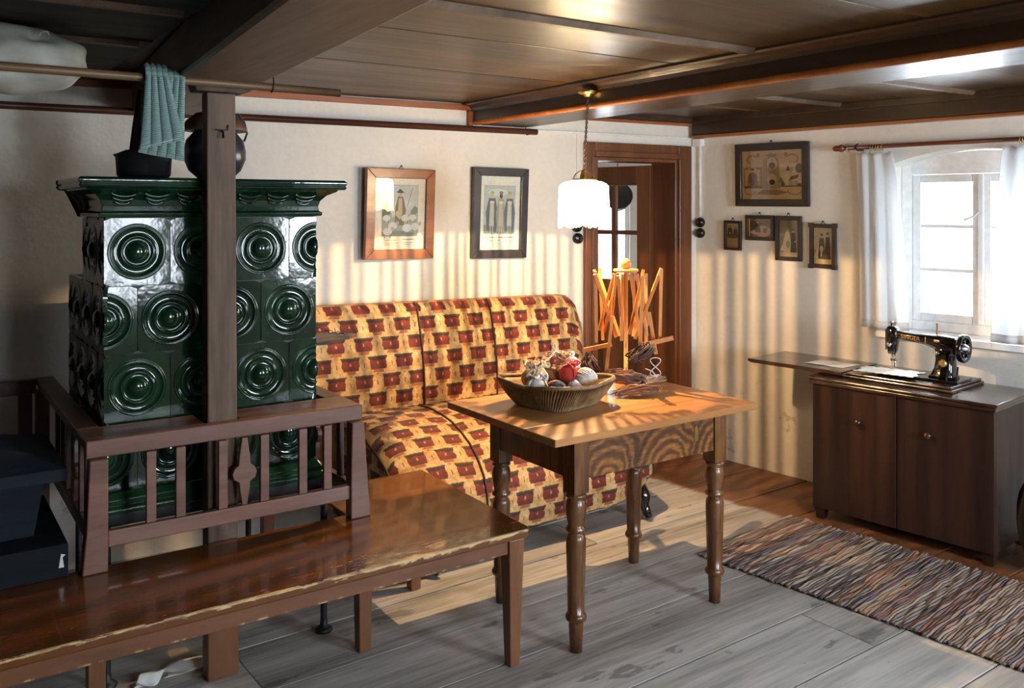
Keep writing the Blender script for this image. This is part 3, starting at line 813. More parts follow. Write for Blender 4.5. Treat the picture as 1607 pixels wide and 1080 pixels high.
# swag reliefs under the cornice
for i in range(7):
    xc = SX0 + 0.055 + i * (SX1 - SX0 - 0.11) / 6
    sw = MB()
    for dz, hw in ((0.0, 0.040), (-0.013, 0.034), (-0.025, 0.026)):
        sw.tube([(xc + hw * (k / 5 - 1), SY - 0.040 + (-dz) * 1.15, 1.594 + dz - 0.010 * (1 - (k / 5 - 1) ** 2)) for k in range(11)], 0.005, 6)
    obj('swag_relief', W2L(sw, stove), 'glaze', stove)
base = swept([(-0.004, 0.555), (0.022, 0.555), (0.026, 0.572), (0.016, 0.585), (0.018, 0.600), (0.004, 0.622), (-0.004, 0.623)], SX0, SX1, SY, SYB2)
obj('base_moulding', W2L(base, stove), 'glaze', stove, 0.003)
obj('base_plate', W2L(MB().box(SX0 - 0.02, SX1 + 0.02, SY - 0.01, SYB2, 0.515, 0.554), stove), 'iron', stove, 0.004)
for x, y in ((SX0 + 0.01, SY - 0.0), (SX1 + 0.015, SY - 0.035), (SX0 + 0.03, 3.80), (SX1 - 0.03, 3.80)):
    lg = MB().lathe([(0.030, 0.0), (0.033, 0.008), (0.024, 0.016), (0.014, 0.024), (0.012, 0.05), (0.012, 0.5145)], (x, y, 0), 14)
    obj('leg', W2L(lg, stove), 'iron', stove, label='black iron rod foot with round pad')

# pots on the stove
kt = thing('stove_kettle', 'round-bellied blue-black kettle standing on the stove behind the post', 'kettle', (0.945, 3.30, 1.648))
obj('body', MB().lathe([(0.0, 0.0), (0.055, 0.0), (0.060, 0.006), (0.092, 0.035), (0.108, 0.075), (0.110, 0.105), (0.100, 0.145), (0.078, 0.170), (0.072, 0.176), (0.0, 0.176)], n=28), 'enamel', kt)
obj('lid', MB().lathe([(0.112, 0.178), (0.114, 0.184), (0.100, 0.215), (0.066, 0.243), (0.02, 0.252), (0.0, 0.252)], n=28), 'brownboard', kt, label='brown domed lid')
obj('handle', MB().tube([(0.104, -0.01, 0.145), (0.115, -0.01, 0.175), (0.106, -0.008, 0.215), (0.085, -0.005, 0.245)], 0.004, 8), 'iron', kt)
p2 = thing('stove_pot', 'low dark iron pot on the stove below the hanging towel', 'pot', (0.70, 3.30, 1.648))
obj('body', MB().lathe([(0.0, 0.0), (0.075, 0.0), (0.088, 0.012), (0.092, 0.075), (0.098, 0.080), (0.098, 0.085), (0.0, 0.085)], n=24), 'iron', p2)
obj('lid', MB().lathe([(0.09, 0.086), (0.06, 0.100), (0.012, 0.106), (0.012, 0.122), (0.0, 0.124)], n=20), 'iron', p2)

# little brown shelf board that hangs on a chain at the stove's right flank
sh = thing('hanging_board', 'small brown tapered board on a chain beside the stove in front of the sofa', 'shelf', (1.29, 3.34, 1.02))
obj('board', MB().prism([(0.006, -0.07), (0.19, -0.025), (0.25, 0.03), (0.18, 0.11), (0.006, 0.13)], 'xy', 0.0, 0.014), 'brownboard', sh, 0.003)
obj('bracket', MB().box(0.004, 0.014, -0.02, 0.02, -0.06, -0.001).box(0.014, 0.12, -0.008, 0.008, -0.016, -0.001), 'iron', sh)
for i in range(11):
    t_ = i / 10
    c = Vector((0.012 + 0.17 * t_, -0.035 + 0.03 * t_, 0.085 - 0.062 * t_ - 0.05 * t_ * (1 - t_)))
    ring = [c + Vector((0.009 * math.cos(a), 0.006 * math.sin(a) * (i % 2), 0.006 * math.sin(a) * ((i + 1) % 2))) for a in [2 * math.pi * k / 8 for k in range(8)]]
    obj('chain_link', MB().tube(ring, 0.0016, 5, closed=True), 'iron', sh)

# ------------------------------------------------------------------ timber post with its cap
po = thing('timber_post', 'old grey-brown timber post standing in front of the tiled stove', 'post', (0.868, 2.988, 0))
obj('shaft', MB().taper(0, 0, 0.42, 1.925, 0.049, 0.033, 0.047, 0.031, 0.005, 0.0), 'post', po, 0.005)
obj('shaft_foot', MB().taper(0.005, 0, 0.0, 0.4195, 0.051, 0.033, 0.049, 0.033, 0.002, 0.0), 'bench_leg', po, 0.005, label='orange-brown painted foot of the post')
obj('cap', MB().prism([(-0.08, 1.928), (0.07, 1.928), (0.10, 1.937), (0.115, 1.960), (-0.09, 1.960)], 'xz', -0.028, 0.05), 'post', po, 0.004)
obj('hook', MB().tube([(0.0, -0.033, 1.80), (0.0, -0.05, 1.795), (0.0, -0.052, 1.775)], 0.004, 6).tube([(-0.02, -0.036, 1.803), (0.02, -0.036, 1.803), (0.02, -0.036, 1.82)], 0.0025, 6), 'iron', po)

# ------------------------------------------------------------------ bench round the stove
bn = thing('stove_bench', 'long brown painted bench with worn front edge and slatted rail round the stove', 'bench', (1.0, 2.7, 0))
def bp(name, mb, mat, bev=0.004, parent=None, label=None):
    par = parent or bn
    m = W2L(mb, bn)
    return obj(name, m, mat, par, bev, label=label)
ZSEAT = 0.458; YF = 2.466
seat = MB().prism([(-1.2, YF), (1.752, YF - 0.004), (1.772, YF + 0.02), (1.79, 3.275), (1.30, 3.28), (1.30, 2.945), (0.405, 2.945), (0.405, 3.62), (-1.2, 3.62)], 'xy', ZSEAT - 0.028, ZSEAT)
bp('seat', seat, 'bench_top', 0.006)
bp('front_apron', MB().box(-1.18, 1.682, YF + 0.014, YF + 0.036, 0.382, ZSEAT - 0.029), 'bench', 0.003)
bp('end_apron', MB().box(1.722, 1.742, YF + 0.06, 3.24, 0.385, ZSEAT - 0.029), 'bench', 0.003)
bp('inner_apron', MB().box(1.325, 1.345, 2.905, 3.20, 0.385, ZSEAT - 0.029), 'bench', 0.003)
bp('leg', MB().hexa([(1.690, 2.476, 0), (1.728, 2.476, 0), (1.728, 2.516, 0), (1.690, 2.516, 0), (1.684, 2.474, 0.4285), (1.746, 2.474, 0.4285), (1.746, 2.534, 0.4285), (1.684, 2.534, 0.4285)]), 'bench_leg', 0.004)
for x, y in ((1.335, 2.875), (0.475, 2.875), (1.72, 3.22), (-0.9, 2.52), (-0.9, 3.5)):
    bp('leg', MB().taper(x, y, 0, 0.4285, 0.022, 0.022, 0.028, 0.028), 'bench_leg', 0.004)
# the rail on the bench: front run, two side runs
ZR = 0.848
top = MB().box(0.455, 1.352, 2.915, 2.954, 0.795, ZR).box(0.455, 0.814, 2.954, 3.098, ZR - 0.024, ZR).box(0.926, 1.352, 2.954, 3.098, ZR - 0.024, ZR)
bp('rail_top', top, 'rail')
def fpost(xl_t, xr_t, xl_b, xr_b):
    return MB().prism([(xl_b, ZSEAT + 0.0005), (xr_b, ZSEAT + 0.0005), (xr_b - (0.012 if xr_b > 1 else 0), ZSEAT + 0.13), (xr_t, 0.7945), (xl_t, 0.7945), (xl_b + (0.012 if xr_b < 1 else 0), ZSEAT + 0.13)], 'xz', 2.885, 2.935)
bp('rail_post', fpost(0.460, 0.512, 0.440, 0.512), 'rail'); bp('rail_post', fpost(1.300, 1.346, 1.296, 1.372), 'rail')
bp('lower_rail', MB().box(0.513, 1.299, 2.898, 2.924, 0.525, 0.575), 'rail')
for x in (0.638, 0.726, 0.858, 0.995, 1.128, 1.217):
    bp('baluster', MB().box(x - 0.0145, x + 0.0145, 2.902, 2.920, 0.5755, 0.7945), 'rail', 0.002)
xs = 0.928
spl = [(xs - 0.008, 0.5755), (xs + 0.008, 0.5755), (xs + 0.016, 0.625), (xs + 0.018, 0.650), (xs + 0.036, 0.662), (xs + 0.040, 0.680), (xs + 0.034, 0.696), (xs + 0.020, 0.706), (xs + 0.017, 0.74), (xs + 0.009, 0.7945),
       (xs - 0.009, 0.7945), (xs - 0.017, 0.74), (xs - 0.020, 0.706), (xs - 0.034, 0.696), (xs - 0.040, 0.680), (xs - 0.036, 0.662), (xs - 0.018, 0.650), (xs - 0.016, 0.625)]
bp('splat', MB().prism(spl, 'xz', 2.902, 2.920), 'rail', 0.002)
railw = wood('rail_paint_side', (0.060, 0.024, 0.016), (0.100, 0.042, 0.028), (0.140, 0.062, 0.043), 1, 10, 8, 0.42, 0.08, 0.15)  # same paint, darker, without the sheen put into the front
for x0, x1, xi, yb in ((1.285, 1.352, 1.318, 3.84), (0.455, 0.522, 0.478, 4.14)):
    bp('side_rail_top', MB().box(x0, x1, 3.0985, yb, ZR - 0.024, ZR).box(xi - 0.012, xi + 0.012, 2.955, yb, 0.800, ZR - 0.0245), railw, 0.003)
    bp('side_lower_rail', MB().box(xi - 0.012, xi + 0.012, 2.936, yb, 0.525, 0.575), railw, 0.003)
    bp('rail_post', MB().box(xi - 0.025, xi + 0.025, yb - 0.05, yb - 0.001, 0.002, 0.7995), railw, 0.003)
    for k, y in enumerate((3.03, 3.14, 3.26, 3.42, 3.54, 3.66)):
        if k == 2:
            sp = [(y + (q[0] - xs), q[1]) for q in spl]
            bp('splat', MB().prism(sp, 'yz', xi - 0.009, xi + 0.009), railw, 0.002)
        else:
            bp('baluster', MB().box(xi - 0.009, xi + 0.009, y - 0.014, y + 0.014, 0.5755, 0.7995), railw, 0.002)
bp('back_rail', MB().box(-1.1, 0.453, 4.09, 4.13, 0.79, 0.848).box(0.39, 0.44, 4.09, 4.13, 0.02, 0.789).box(-0.6, -0.55, 4.09, 4.13, 0.02, 0.789), railw, 0.004)

# dark boxes on the bench
bx = thing('low_box', 'low dark blue painted box with a scratched corner on the bench end', 'box', (0.17, 3.05, ZSEAT + 0.001))
obj('body', MB().box(-0.5, 0.238, -0.135, 0.40, 0.0, 0.098), 'bluebox', bx, 0.004)
obj('scratch', MB().prism([(0.212, 0.03), (0.226, 0.03), (0.222, 0.06), (0.230, 0.066), (0.218, 0.07)], 'xz', -0.1364, -0.1352), 'paper', bx, label='bare white scratch in the paint')
ch = thing('hipped_chest', 'dark chest with a sloping hipped lid standing on the low box', 'chest', (0.13, 3.22, ZSEAT + 0.0995))
obj('body', MB().hexa([(-0.42, -0.19, 0), (0.20, -0.19, 0), (0.20, 0.2, 0), (-0.42, 0.2, 0), (-0.44, -0.21, 0.165), (0.225, -0.21, 0.165), (0.225, 0.22, 0.165), (-0.44, 0.22, 0.165)]), 'bluebox', ch, 0.004)
obj('lid', MB().hexa([(-0.47, -0.24, 0.166), (0.285, -0.24, 0.166), (0.285, 0.25, 0.166), (-0.47, 0.25, 0.166), (-0.47, -0.24, 0.205), (0.285, -0.24, 0.205), (0.285, 0.25, 0.205), (-0.47, 0.25, 0.205)]).hexa([(-0.47, -0.24, 0.2055), (0.285, -0.24, 0.2055), (0.285, 0.25, 0.2055), (-0.47, 0.25, 0.2055), (-0.25, -0.02, 0.285), (0.02, -0.02, 0.285), (0.02, 0.03, 0.285), (-0.25, 0.03, 0.285)]), 'bluebox', ch, 0.004)

# ------------------------------------------------------------------ sofa
sf = thing('sofa', 'old sofa in rust and tan printed fabric with piped seams against the back wall', 'sofa', (2.4, 3.6, 0))
def sp_(name, mb, mat, parent=None, label=None, kind=None): return obj(name, W2L(mb, sf), mat, parent or sf, 0.0, label=label, kind=kind)
SXA, SXB = 1.68, 3.10
prof = [(3.89, 0.575), (3.76, 0.578), (3.66, 0.571), (3.56, 0.554), (3.48, 0.526), (3.40, 0.487), (3.335, 0.436), (3.285, 0.372), (3.258, 0.30), (3.252, 0.225), (3.258, 0.16), (3.268, 0.0)]
arc = [0.0]
for a, b in zip(prof, prof[1:]): arc.append(arc[-1] + math.hypot(b[0] - a[0], b[1] - a[1]))
def hem(x):
    e = max(0.0, (x - 2.80) / 0.30)
    return 0.115 + 0.125 * e * e
def seatpt(x, k):
    n = len(prof) - 1
    y, z = prof[k]
    e = min((x - SXA), (SXB - x)) / 0.10
    e = 1.0 if e >= 1 else math.sqrt(max(0, 1 - (1 - e) ** 2))
    z0 = z
    if k == n: z = hem(x); y = 3.262
    elif z < hem(x): z = hem(x) + 0.002 * (n - k)
    # seat swells between seams
    if k < 8:
        ph = math.sin(math.pi * (((x - SXA) / 0.42) % 1.0)); z += 0.012 * ph * min(1, k / 2)
        z -= 0.05 * (1 - e)
    else: y += 0.03 * (1 - e)
    return (x, y, z)
NX = 56; NK = len(prof)
vs = []; uv = []
for k in range(NK):
    for i in range(NX + 1):
        x = SXA + (SXB - SXA) * i / NX
        vs.append(seatpt(x, k)); uv.append((x, -arc[k] if k < NK - 1 else -arc[NK - 2] - 0.05))
fs = [(k * (NX + 1) + i, (k + 1) * (NX + 1) + i, (k + 1) * (NX + 1) + i + 1, k * (NX + 1) + i + 1) for k in range(NK - 1) for i in range(NX)]
st = MB().add(vs, fs, True, uv)
# close the ends, back and bottom
for i in (0, NX):
    pts = [vs[k * (NX + 1) + i] for k in range(NK)] + [(vs[i][0], 3.89, 0.24)]
    uvs = [(q[1], q[2]) for q in pts]
    f = tuple(range(len(pts))); st.add(pts, [f if i == 0 else f[::-1]], False, uvs)
st.add([vs[(NK - 1) * (NX + 1) + i] for i in range(NX + 1)] + [(vs[i][0], 3.89, 0.24) for i in range(NX + 1)], [(i, NX + 1 + i, NX + 2 + i, i + 1) for i in range(NX)], False, [(0, 0)] * (2 * NX + 2))
st.add([vs[i] for i in range(NX + 1)] + [(vs[i][0], 3.89, 0.24) for i in range(NX + 1)], [(i, i + 1, NX + 2 + i, NX + 1 + i) for i in range(NX)], False, [(0, 0)] * (2 * NX + 2))
sp_('seat', st, 'sofa')
def seat_line(x, k0=0, k1=NK - 2): return [Vector(seatpt(x, k)) + Vector((0, -0.002 if k > 5 else 0, 0.003)) for k in range(k0, k1 + 1)]
for x in (2.10, 2.52): sp_('seat_piping', MB().tube(seat_line(x), 0.0055, 6), 'piping')
sp_('seat_piping', MB().tube([Vector(seatpt(SXA + 0.002, k)) for k in range(NK - 1)], 0.006, 6), 'piping')
sp_('seat_piping', MB().tube([Vector(seatpt(SXB - 0.002, k)) for k in range(NK - 1)], 0.006, 6), 'piping')
# backrest
BXA, BXB = 1.42, 3.17
def topz(x):
    z = 1.084 - 0.030 * (x - BXA) / (BXB - BXA)
    for d in (BXB - x, x - BXA):
        if d < 0.11: z -= 0.11 - math.sqrt(max(0.0, 0.11 ** 2 - (0.11 - d) ** 2))
    return z
def backpt(u, v):
    x = BXA + (BXB - BXA) * u
    zt = topz(x); z = 0.545 + (zt - 0.545) * v
    ph = 1 - 0.9 * min(1.0, min(abs(x - s_) for s_ in (2.13, 2.56)) / 0.05)
    y = 3.872 + 0.085 * v ** 1.15 - 0.024 * math.sin(math.pi * min(1, v * 1.02)) + 0.006 * max(0, ph)
    if v > 0.93: y += 0.03 * ((v - 0.93) / 0.07) ** 2
    if x > 2.9: x -= 0.05 * (1 - v) * (x - 2.9) / 0.27
    return (x, y, z)
bk = MB().sheet(backpt, 64, 20, 0.0, uvfn=lambda u, v: ((BXB - BXA) * u + BXA, 0.545 + 0.52 * v))
N = len(bk.v); W_ = 65
# back face, stands off the wall
bk.add([(q[0], 4.035 if q[0] < 2.4 else 4.02, q[2]) for q in bk.v[:N]], [tuple(reversed(f)) for f in bk.f[:]], True, [(q[0], q[2]) for q in bk.v[:N]])
loop = [i for i in range(W_)] + [j * W_ + 64 for j in range(1, 21)] + [20 * W_ + i for i in range(63, -1, -1)] + [j * W_ for j in range(19, 0, -1)]
for a, c in zip(loop, loop[1:] + loop[:1]):
    bk.uv[len(bk.f)] = [(bk.v[a][0], bk.v[a][2])] * 2 + [(bk.v[c][0], bk.v[c][2])] * 2
    bk.f.append((a, N + a, N + c, c))
sp_('backrest', bk, 'sofa')
for x in (2.13, 2.56):
    u = (x - BXA) / (BXB - BXA)
    sp_('back_piping', MB().tube([Vector(backpt(u, k / 12)) + Vector((0, -0.003, 0)) for k in range(13)], 0.0055, 6), 'piping')
edge = [Vector(backpt(1.0, k / 8)) for k in range(9)] + [Vector(backpt(1 - k / 24, 1.0)) for k in range(1, 25)]
sp_('back_piping', MB().tube(edge, 0.006, 6), M['yarn']['tan'])
sp_('frame', MB().box(SXA + 0.03, SXB - 0.03, 3.42, 3.78, 0.17, 0.235).box(BXA + 0.03, BXB - 0.04, 3.90, 4.0, 0.24, 0.54), 'legwood')
for x in (3.045, 1.85):
    ft = MB().tube([(x, 3.36, 0.168), (x, 3.32, 0.15), (x, 3.285, 0.11), (x, 3.285, 0.07), (x, 3.262, 0.035), (x, 3.245, 0.018)], [0.030, 0.036, 0.034, 0.026, 0.022, 0.018], 10)
    sp_('foot', ft, 'japan', label='dark lacquered scroll foot')
for x in (3.02, 1.75): sp_('foot', MB().taper(x, 3.72, 0.0, 0.169, 0.02, 0.02, 0.026, 0.026), 'legwood')

# ------------------------------------------------------------------ table
tb = thing('turned_leg_table', 'square wooden table with turned legs and grain-painted drawer in front of sofa', 'table', (2.255, 2.66, 0))
def tp(name, mb, mat, bev=0.003, parent=None, label=None): return obj(name, W2L(mb, tb), mat, parent or tb, bev, label=label)
ZT = 0.79
yy = [2.318, 2.50, 2.76, 3.015]
for a, b in zip(yy, yy[1:]):
    hx, hy = (2.745 - 1.758) / 2, (b - a) / 2 - 0.0004
    o = obj('top_board', MB().box(-hx, hx, -hy, hy, -0.013, 0.013), 'tablewood', tb, 0.003)
    o.location = Vector((2.2515, (a + b) / 2, ZT - 0.013)) - Vector(tb.location)
LX, LY = (1.945, 2.640), (2.445, 2.915)
legp = [(0.0, 0.0), (0.022, 0.0), (0.026, 0.100), (0.027, 0.108), (0.036, 0.112), (0.038, 0.122), (0.034, 0.132), (0.029, 0.136), (0.031, 0.20), (0.035, 0.36), (0.035, 0.392), (0.030, 0.408), (0.026, 0.412), (0.026, 0.418),
        (0.036, 0.422), (0.038, 0.430), (0.030, 0.438), (0.029, 0.445), (0.036, 0.480), (0.038, 0.505), (0.034, 0.528), (0.028, 0.536), (0.037, 0.541), (0.037, 0.549), (0.030, 0.554), (0.0, 0.554)]
for x in LX:
    for y in LY:
        tp('leg', MB().lathe(legp, (x, y, 0), 20).box(x - 0.032, x + 0.032, y - 0.032, y + 0.032, 0.5545, ZT - 0.027), 'legwood', 0.0)
dr = obj('drawer_front', MB().box(-0.312, 0.312, -0.011, 0.011, -0.08, 0.08), 'grain', tb, 0.003)
dr.location = Vector((2.2925, 2.428, 0.6835)) - Vector(tb.location)
kn = MB().lathe([(0.006, 0.0), (0.006, 0.008), (0.013, 0.012), (0.013, 0.020), (0.0, 0.024)], (0.21, -0.012, -0.005), 12, 'y')
kn.v = [(q[0], -0.024 - q[1], q[2]) for q in kn.v]
obj('keyhole_plate', MB().prism([(0.205, -0.03), (0.225, -0.028), (0.222, 0.02), (0.214, 0.034), (0.206, 0.02)], 'xz', -0.0135, -0.0112), 'brass', dr)
tp('apron', MB().box(LX[0] - 0.028, LX[0] - 0.006, LY[0] + 0.033, LY[1] - 0.033, 0.605, ZT - 0.027), 'legwood')
tp('apron', MB().box(LX[1] + 0.006, LX[1] + 0.028, LY[0] + 0.033, LY[1] - 0.033, 0.605, ZT - 0.027), 'legwood')
tp('apron', MB().box(LX[0] + 0.033, LX[1] - 0.033, LY[1] + 0.006, LY[1] + 0.028, 0.605, ZT - 0.027), 'legwood')

# ------------------------------------------------------------------ things on the table
ZTT = ZT + 0.001
# basket: a square tray, flaring, turned a little on the table
bk_ = thing('wicker_basket', 'square flaring wicker basket of yarn on the wooden table', 'basket', (2.09, 2.75, ZTT), R(12))
def bpt(f, g, e):
    """f runs round the rim 0..4, g height 0..1, e outward shift"""
    hb, ht = 0.118, 0.178
    h_ = hb + (ht - hb) * (g ** 0.8) + e
    k = int(f) % 4; t_ = f - int(f)
    # rounded square
    a = R(-135 + 90 * (f))
    n = 5.0
    c, s_ = math.cos(a), math.sin(a)
    r = h_ / ((abs(c) ** n + abs(s_) ** n) ** (1 / n))
    lift = 0.012 * (abs(math.sin(2 * a))) ** 2 * g
    return Vector((r * c, r * s_, 0.004 + 0.082 * g + lift))
NF = 96
inner = MB()
vs = [bpt(4 * i / NF, j / 5, -0.003) for j in range(6) for i in range(NF)]
fs = [(j * NF + i, j * NF + (i + 1) % NF, (j + 1) * NF + (i + 1) % NF, (j + 1) * NF + i) for j in range(5) for i in range(NF)]
inner.add(vs, fs, True); inner.f.append(tuple(range(NF)))
vo = [bpt(4 * i / NF, j / 5, 0.002) - Vector((0, 0, 0.003)) for j in range(6) for i in range(NF)]
inner.add(vo, [f[::-1] for f in fs], True); b0 = len(inner.v) - len(vo); inner.f.append(tuple(b0 + i for i in range(NF))[::-1])
for i in range(NF): inner.f.append((5 * NF + i, 5 * NF + (i + 1) % NF, b0 + 5 * NF + (i + 1) % NF, b0 + 5 * NF + i))
obj('tray', inner, 'wicker', bk_)
wv = MB()
for i in range(112):
    f = 4 * i / 112; p0 = bpt(f, 0.02, 0.003); 
    wv.tube([bpt(f + 0.06 * g, g, 0.0075) for g in (0.0, 0.33, 0.66, 1.0)], 0.0046, 5)
obj('weave', wv, 'wicker', bk_, kind='stuff')
obj('rim', MB().tube([bpt(4 * i / NF, 1.02, 0.002) for i in range(NF)], 0.0085, 8, closed=True), 'wicker', bk_)

def yarn_path(c, r, turns, n, flat=1.0, seed=0, spread=1.0):
    rg = random.Random(seed); pts = []
    ax = Vector((rg.uniform(-1, 1), rg.uniform(-1, 1), rg.uniform(-1, 1))).normalized()
    for k in range(turns):
        ax = (ax + Vector((rg.uniform(-1, 1), rg.uniform(-1, 1), rg.uniform(-1, 1))) * 0.35 * spread).normalized()
        u = ax.orthogonal().normalized(); w = ax.cross(u)
        for i in range(n):
            a = 2 * math.pi * i / n
            rr = r * (1 + rg.uniform(-0.02, 0.02))
            q = (u * math.cos(a) + w * math.sin(a)) * rr
            pts.append(Vector(c) + Vector((q.x, q.y, q.z * flat)))
    return pts
def yarn_ball(label, mat, x, y, z, r, flat=1.0, turns=16, th=0.0035, seed=0, name='yarn_ball'):
    """wound ball: a soft core and the thread wound round it"""
    t_ = thing(name, label, 'yarn', (x, y, z), 0, 'yarn in the wicker basket')
    obj('core', MB().ball((0, 0, 0), (r * 0.95, r * 0.95, r * 0.95 * flat), 14, 10), M['yarn'][mat], t_)
    obj('thread', MB().tube(yarn_path((0, 0, 0), r, turns, 14, flat, seed), th, 5), M['yarn'][mat], t_)
    return t_
ZBk = ZTT + 0.006
yarn_ball('cream fluffy hank of wool in the basket nearest the sofa', 'cream', 2.035, 2.815, ZBk + 0.088, 0.048, 0.85, 18, 0.006, 1)
yarn_ball('white looped yarn ball at the basket side near the sofa', 'white', 1.990, 2.740, ZBk + 0.070, 0.038, 0.9, 12, 0.005, 2)
yarn_ball('navy blue yarn ball at the front of the basket', 'navy', 2.032, 2.668, ZBk + 0.062, 0.036, 1.0, 18, 0.003, 3)
yarn_ball('bright red tangled yarn in the middle of the basket', 'red', 2.145, 2.742, ZBk + 0.106, 0.034, 0.95, 12, 0.005, 4)
yarn_ball('small grey-white ball of thread between red and navy yarn', 'grey', 2.118, 2.672, ZBk + 0.066, 0.024, 1.25, 14, 0.003, 5)
yarn_ball('large white ball of thread beside the red yarn', 'white', 2.198, 2.700, ZBk + 0.086, 0.044, 0.95, 26, 0.0022, 6)
yarn_ball('orange-red wisp of wool under the cream hank', 'orange', 2.085, 2.742, ZBk + 0.050, 0.038, 0.8, 12, 0.005, 7)
yarn_ball('brown and tan mixed yarn tangle on top at the back', 'tan', 2.15, 2.845, ZBk + 0.086, 0.052, 0.75, 14, 0.005, 8)
yarn_ball('dark brown yarn ball at the back of the basket', 'brown', 2.10, 2.825, ZBk + 0.045, 0.034, 0.9, 14, 0.005, 9)
yarn_ball('rust coloured yarn ball beside the brown tangle', 'rust', 2.205, 2.782, ZBk + 0.062, 0.032, 0.9, 14, 0.005, 10)
yarn_ball('grey and white mottled yarn ball at the back corner', 'grey', 2.238, 2.848, ZBk + 0.120, 0.036, 0.9, 12, 0.005, 11)
def tangle(label, mat, c, r, n, seed, th=0.0030, flat=0.5):
    rg_ = random.Random(seed); m = MB()
    for k in range(n):
        ax = Vector((rg_.uniform(-1, 1), rg_.uniform(-1, 1), rg_.uniform(-0.4, 1))).normalized(); u = ax.orthogonal().normalized(); w_ = ax.cross(u)
        cc = Vector(c) + Vector((rg_.uniform(-1, 1), rg_.uniform(-1, 1), rg_.uniform(-0.3, 0.5) * flat)) * r * 0.75
        ra, rb = r * rg_.uniform(0.25, 0.6), r * rg_.uniform(0.2, 0.45)
        pts = [cc + u * ra * math.cos(a) + w_ * rb * math.sin(a) + Vector((0, 0, 0.15 * r * math.sin(3 * a + k))) for a in [2 * math.pi * i / 16 for i in range(16)]]
        pts = [Vector((q.x, q.y, c[2] + (q.z - c[2]) * flat)) for q in pts]
        m.tube(pts, th, 5, closed=True)
    return tag(obj('yarn_tangle', m, M['yarn'][mat]), label, 'yarn', 'yarn in the wicker basket')
tangle('loose tan loops of yarn heaped on the basket top', 'tan', (2.165, 2.825, ZBk + 0.160), 0.052, 22, 21)
tangle('loose rust-red loops of yarn on the heap near the white cord', 'rust', (2.075, 2.865, ZBk + 0.135), 0.044, 16, 22)
tangle('loose white loops of yarn at the heap end by the swift', 'white', (2.25, 2.885, ZBk + 0.150), 0.032, 14, 23)
tangle('loose cream loops of wool over the cream hank', 'cream', (2.02, 2.79, ZBk + 0.142), 0.045, 16, 24, 0.004)
tangle('loose white loops of yarn hanging at the basket front', 'grey', (1.975, 2.715, ZBk + 0.113), 0.034, 12, 25, 0.004)
tangle('loose red loops of yarn over the red ball', 'red', (2.14, 2.725, ZBk + 0.145), 0.034, 12, 26, 0.0036)
lp = [(2.045, 2.80, ZBk + 0.138), (2.075, 2.80, ZBk + 0.150), (2.105, 2.80, ZBk + 0.168), (2.125, 2.80, ZBk + 0.19), (2.128, 2.80, ZBk + 0.213), (2.115, 2.80, ZBk + 0.218), (2.108, 2.80, ZBk + 0.205), (2.125, 2.80, ZBk + 0.186), (2.15, 2.80, ZBk + 0.172), (2.165, 2.80, ZBk + 0.152)]
tag(obj('string_loop', MB().tube(lp, 0.0028, 6), M['yarn']['white']), 'white cord standing in a loop on top of the yarn basket', 'cord')
tag(obj('cotton_tuft', MB().ball((0, 0, 0), (0.007, 0.006, 0.005), 8, 6, lambda d: 1 + 0.2 * math.sin(9 * d.x + 5 * d.y)), M['yarn']['white'], loc=(2.235, 2.585, ZTT + 0.0048)), 'tiny white tuft of cotton on the table beside the basket', 'cotton')

# umbrella swift
sw = thing('yarn_swift', 'orange wooden folding yarn swift standing on the table by the doorway', 'yarn winder', (2.595, 2.915, ZTT))
obj('base', MB().lathe([(0.0, 0.0), (0.045, 0.0), (0.05, 0.008), (0.045, 0.022), (0.02, 0.03), (0.0, 0.03)], n=20), 'swift', sw)
obj('spindle', MB().tube([(0, 0, 0.0305), (0, 0, 0.485)], 0.009, 10), 'swift', sw)
obj('top_plate', MB().lathe([(0.0, 0.478), (0.052, 0.478), (0.056, 0.484), (0.052, 0.490), (0.0, 0.490)], n=18), 'swift', sw)
obj('knob', MB().ball((0, 0, 0.512), 0.024, 16, 12), 'swift', sw)
def stick(a, b, w=0.0066, t_=0.0035, name='slat'):
    a, b = Vector(a), Vector(b); d = (b - a).normalized()
    s_ = d.cross(Vector((0.565, 0.825, 0)));  s_ = (s_ if s_.length > 0.1 else Vector((1, 0, 0))).normalized(); n_ = d.cross(s_).normalized()
    q = []
    for e in (a, b):
        for i, j in ((-1, -1), (1, -1), (1, 1), (-1, 1)): q.append(e + s_ * w * i + n_ * t_ * j)
    return obj(name, MB().hexa(q), 'swift', sw, 0.0015)
rg = random.Random(3)
NA = 9
for i in range(NA):
    g = 2 * math.pi * i / NA + 0.2
    def P(r_, z, dg=0.0): return (r_ * math.cos(g + dg), r_ * math.sin(g + dg), z)
    stick(P(0.050, 0.470), P(0.100 + rg.uniform(-0.02, 0.03), 0.20 + rg.uniform(-0.04, 0.05), 0.15))
    stick(P(0.155 + rg.uniform(-0.02, 0.02), 0.485 + rg.uniform(-0.03, 0.01), 0.1), P(0.045, 0.185 + rg.uniform(-0.03, 0.03), -0.1))
    if i % 2 == 0: stick(P(0.160, 0.480 + rg.uniform(-0.02, 0.01), 0.05), P(0.150, 0.16 + rg.uniform(-0.05, 0.05), 0.0), 0.007)
rv = Vector((0.825, -0.565, 0))
def V3(a, z, dpt=0.0): return tuple(rv * a + Vector((0.565, 0.825, 0)) * dpt + Vector((0, 0, z)))
stick(V3(0.06, 0.163, -0.03), V3(0.20, 0.196, -0.03), 0.010, 0.005)
stick(V3(-0.18, 0.135, 0.02), V3(-0.06, 0.160, 0.02), 0.009, 0.005)
stick(V3(-0.068, 0.295, -0.08), V3(-0.098, 0.020, -0.08), 0.007)
stick(V3(0.105, 0.30, 0.03), V3(0.135, 0.115, 0.03), 0.008)
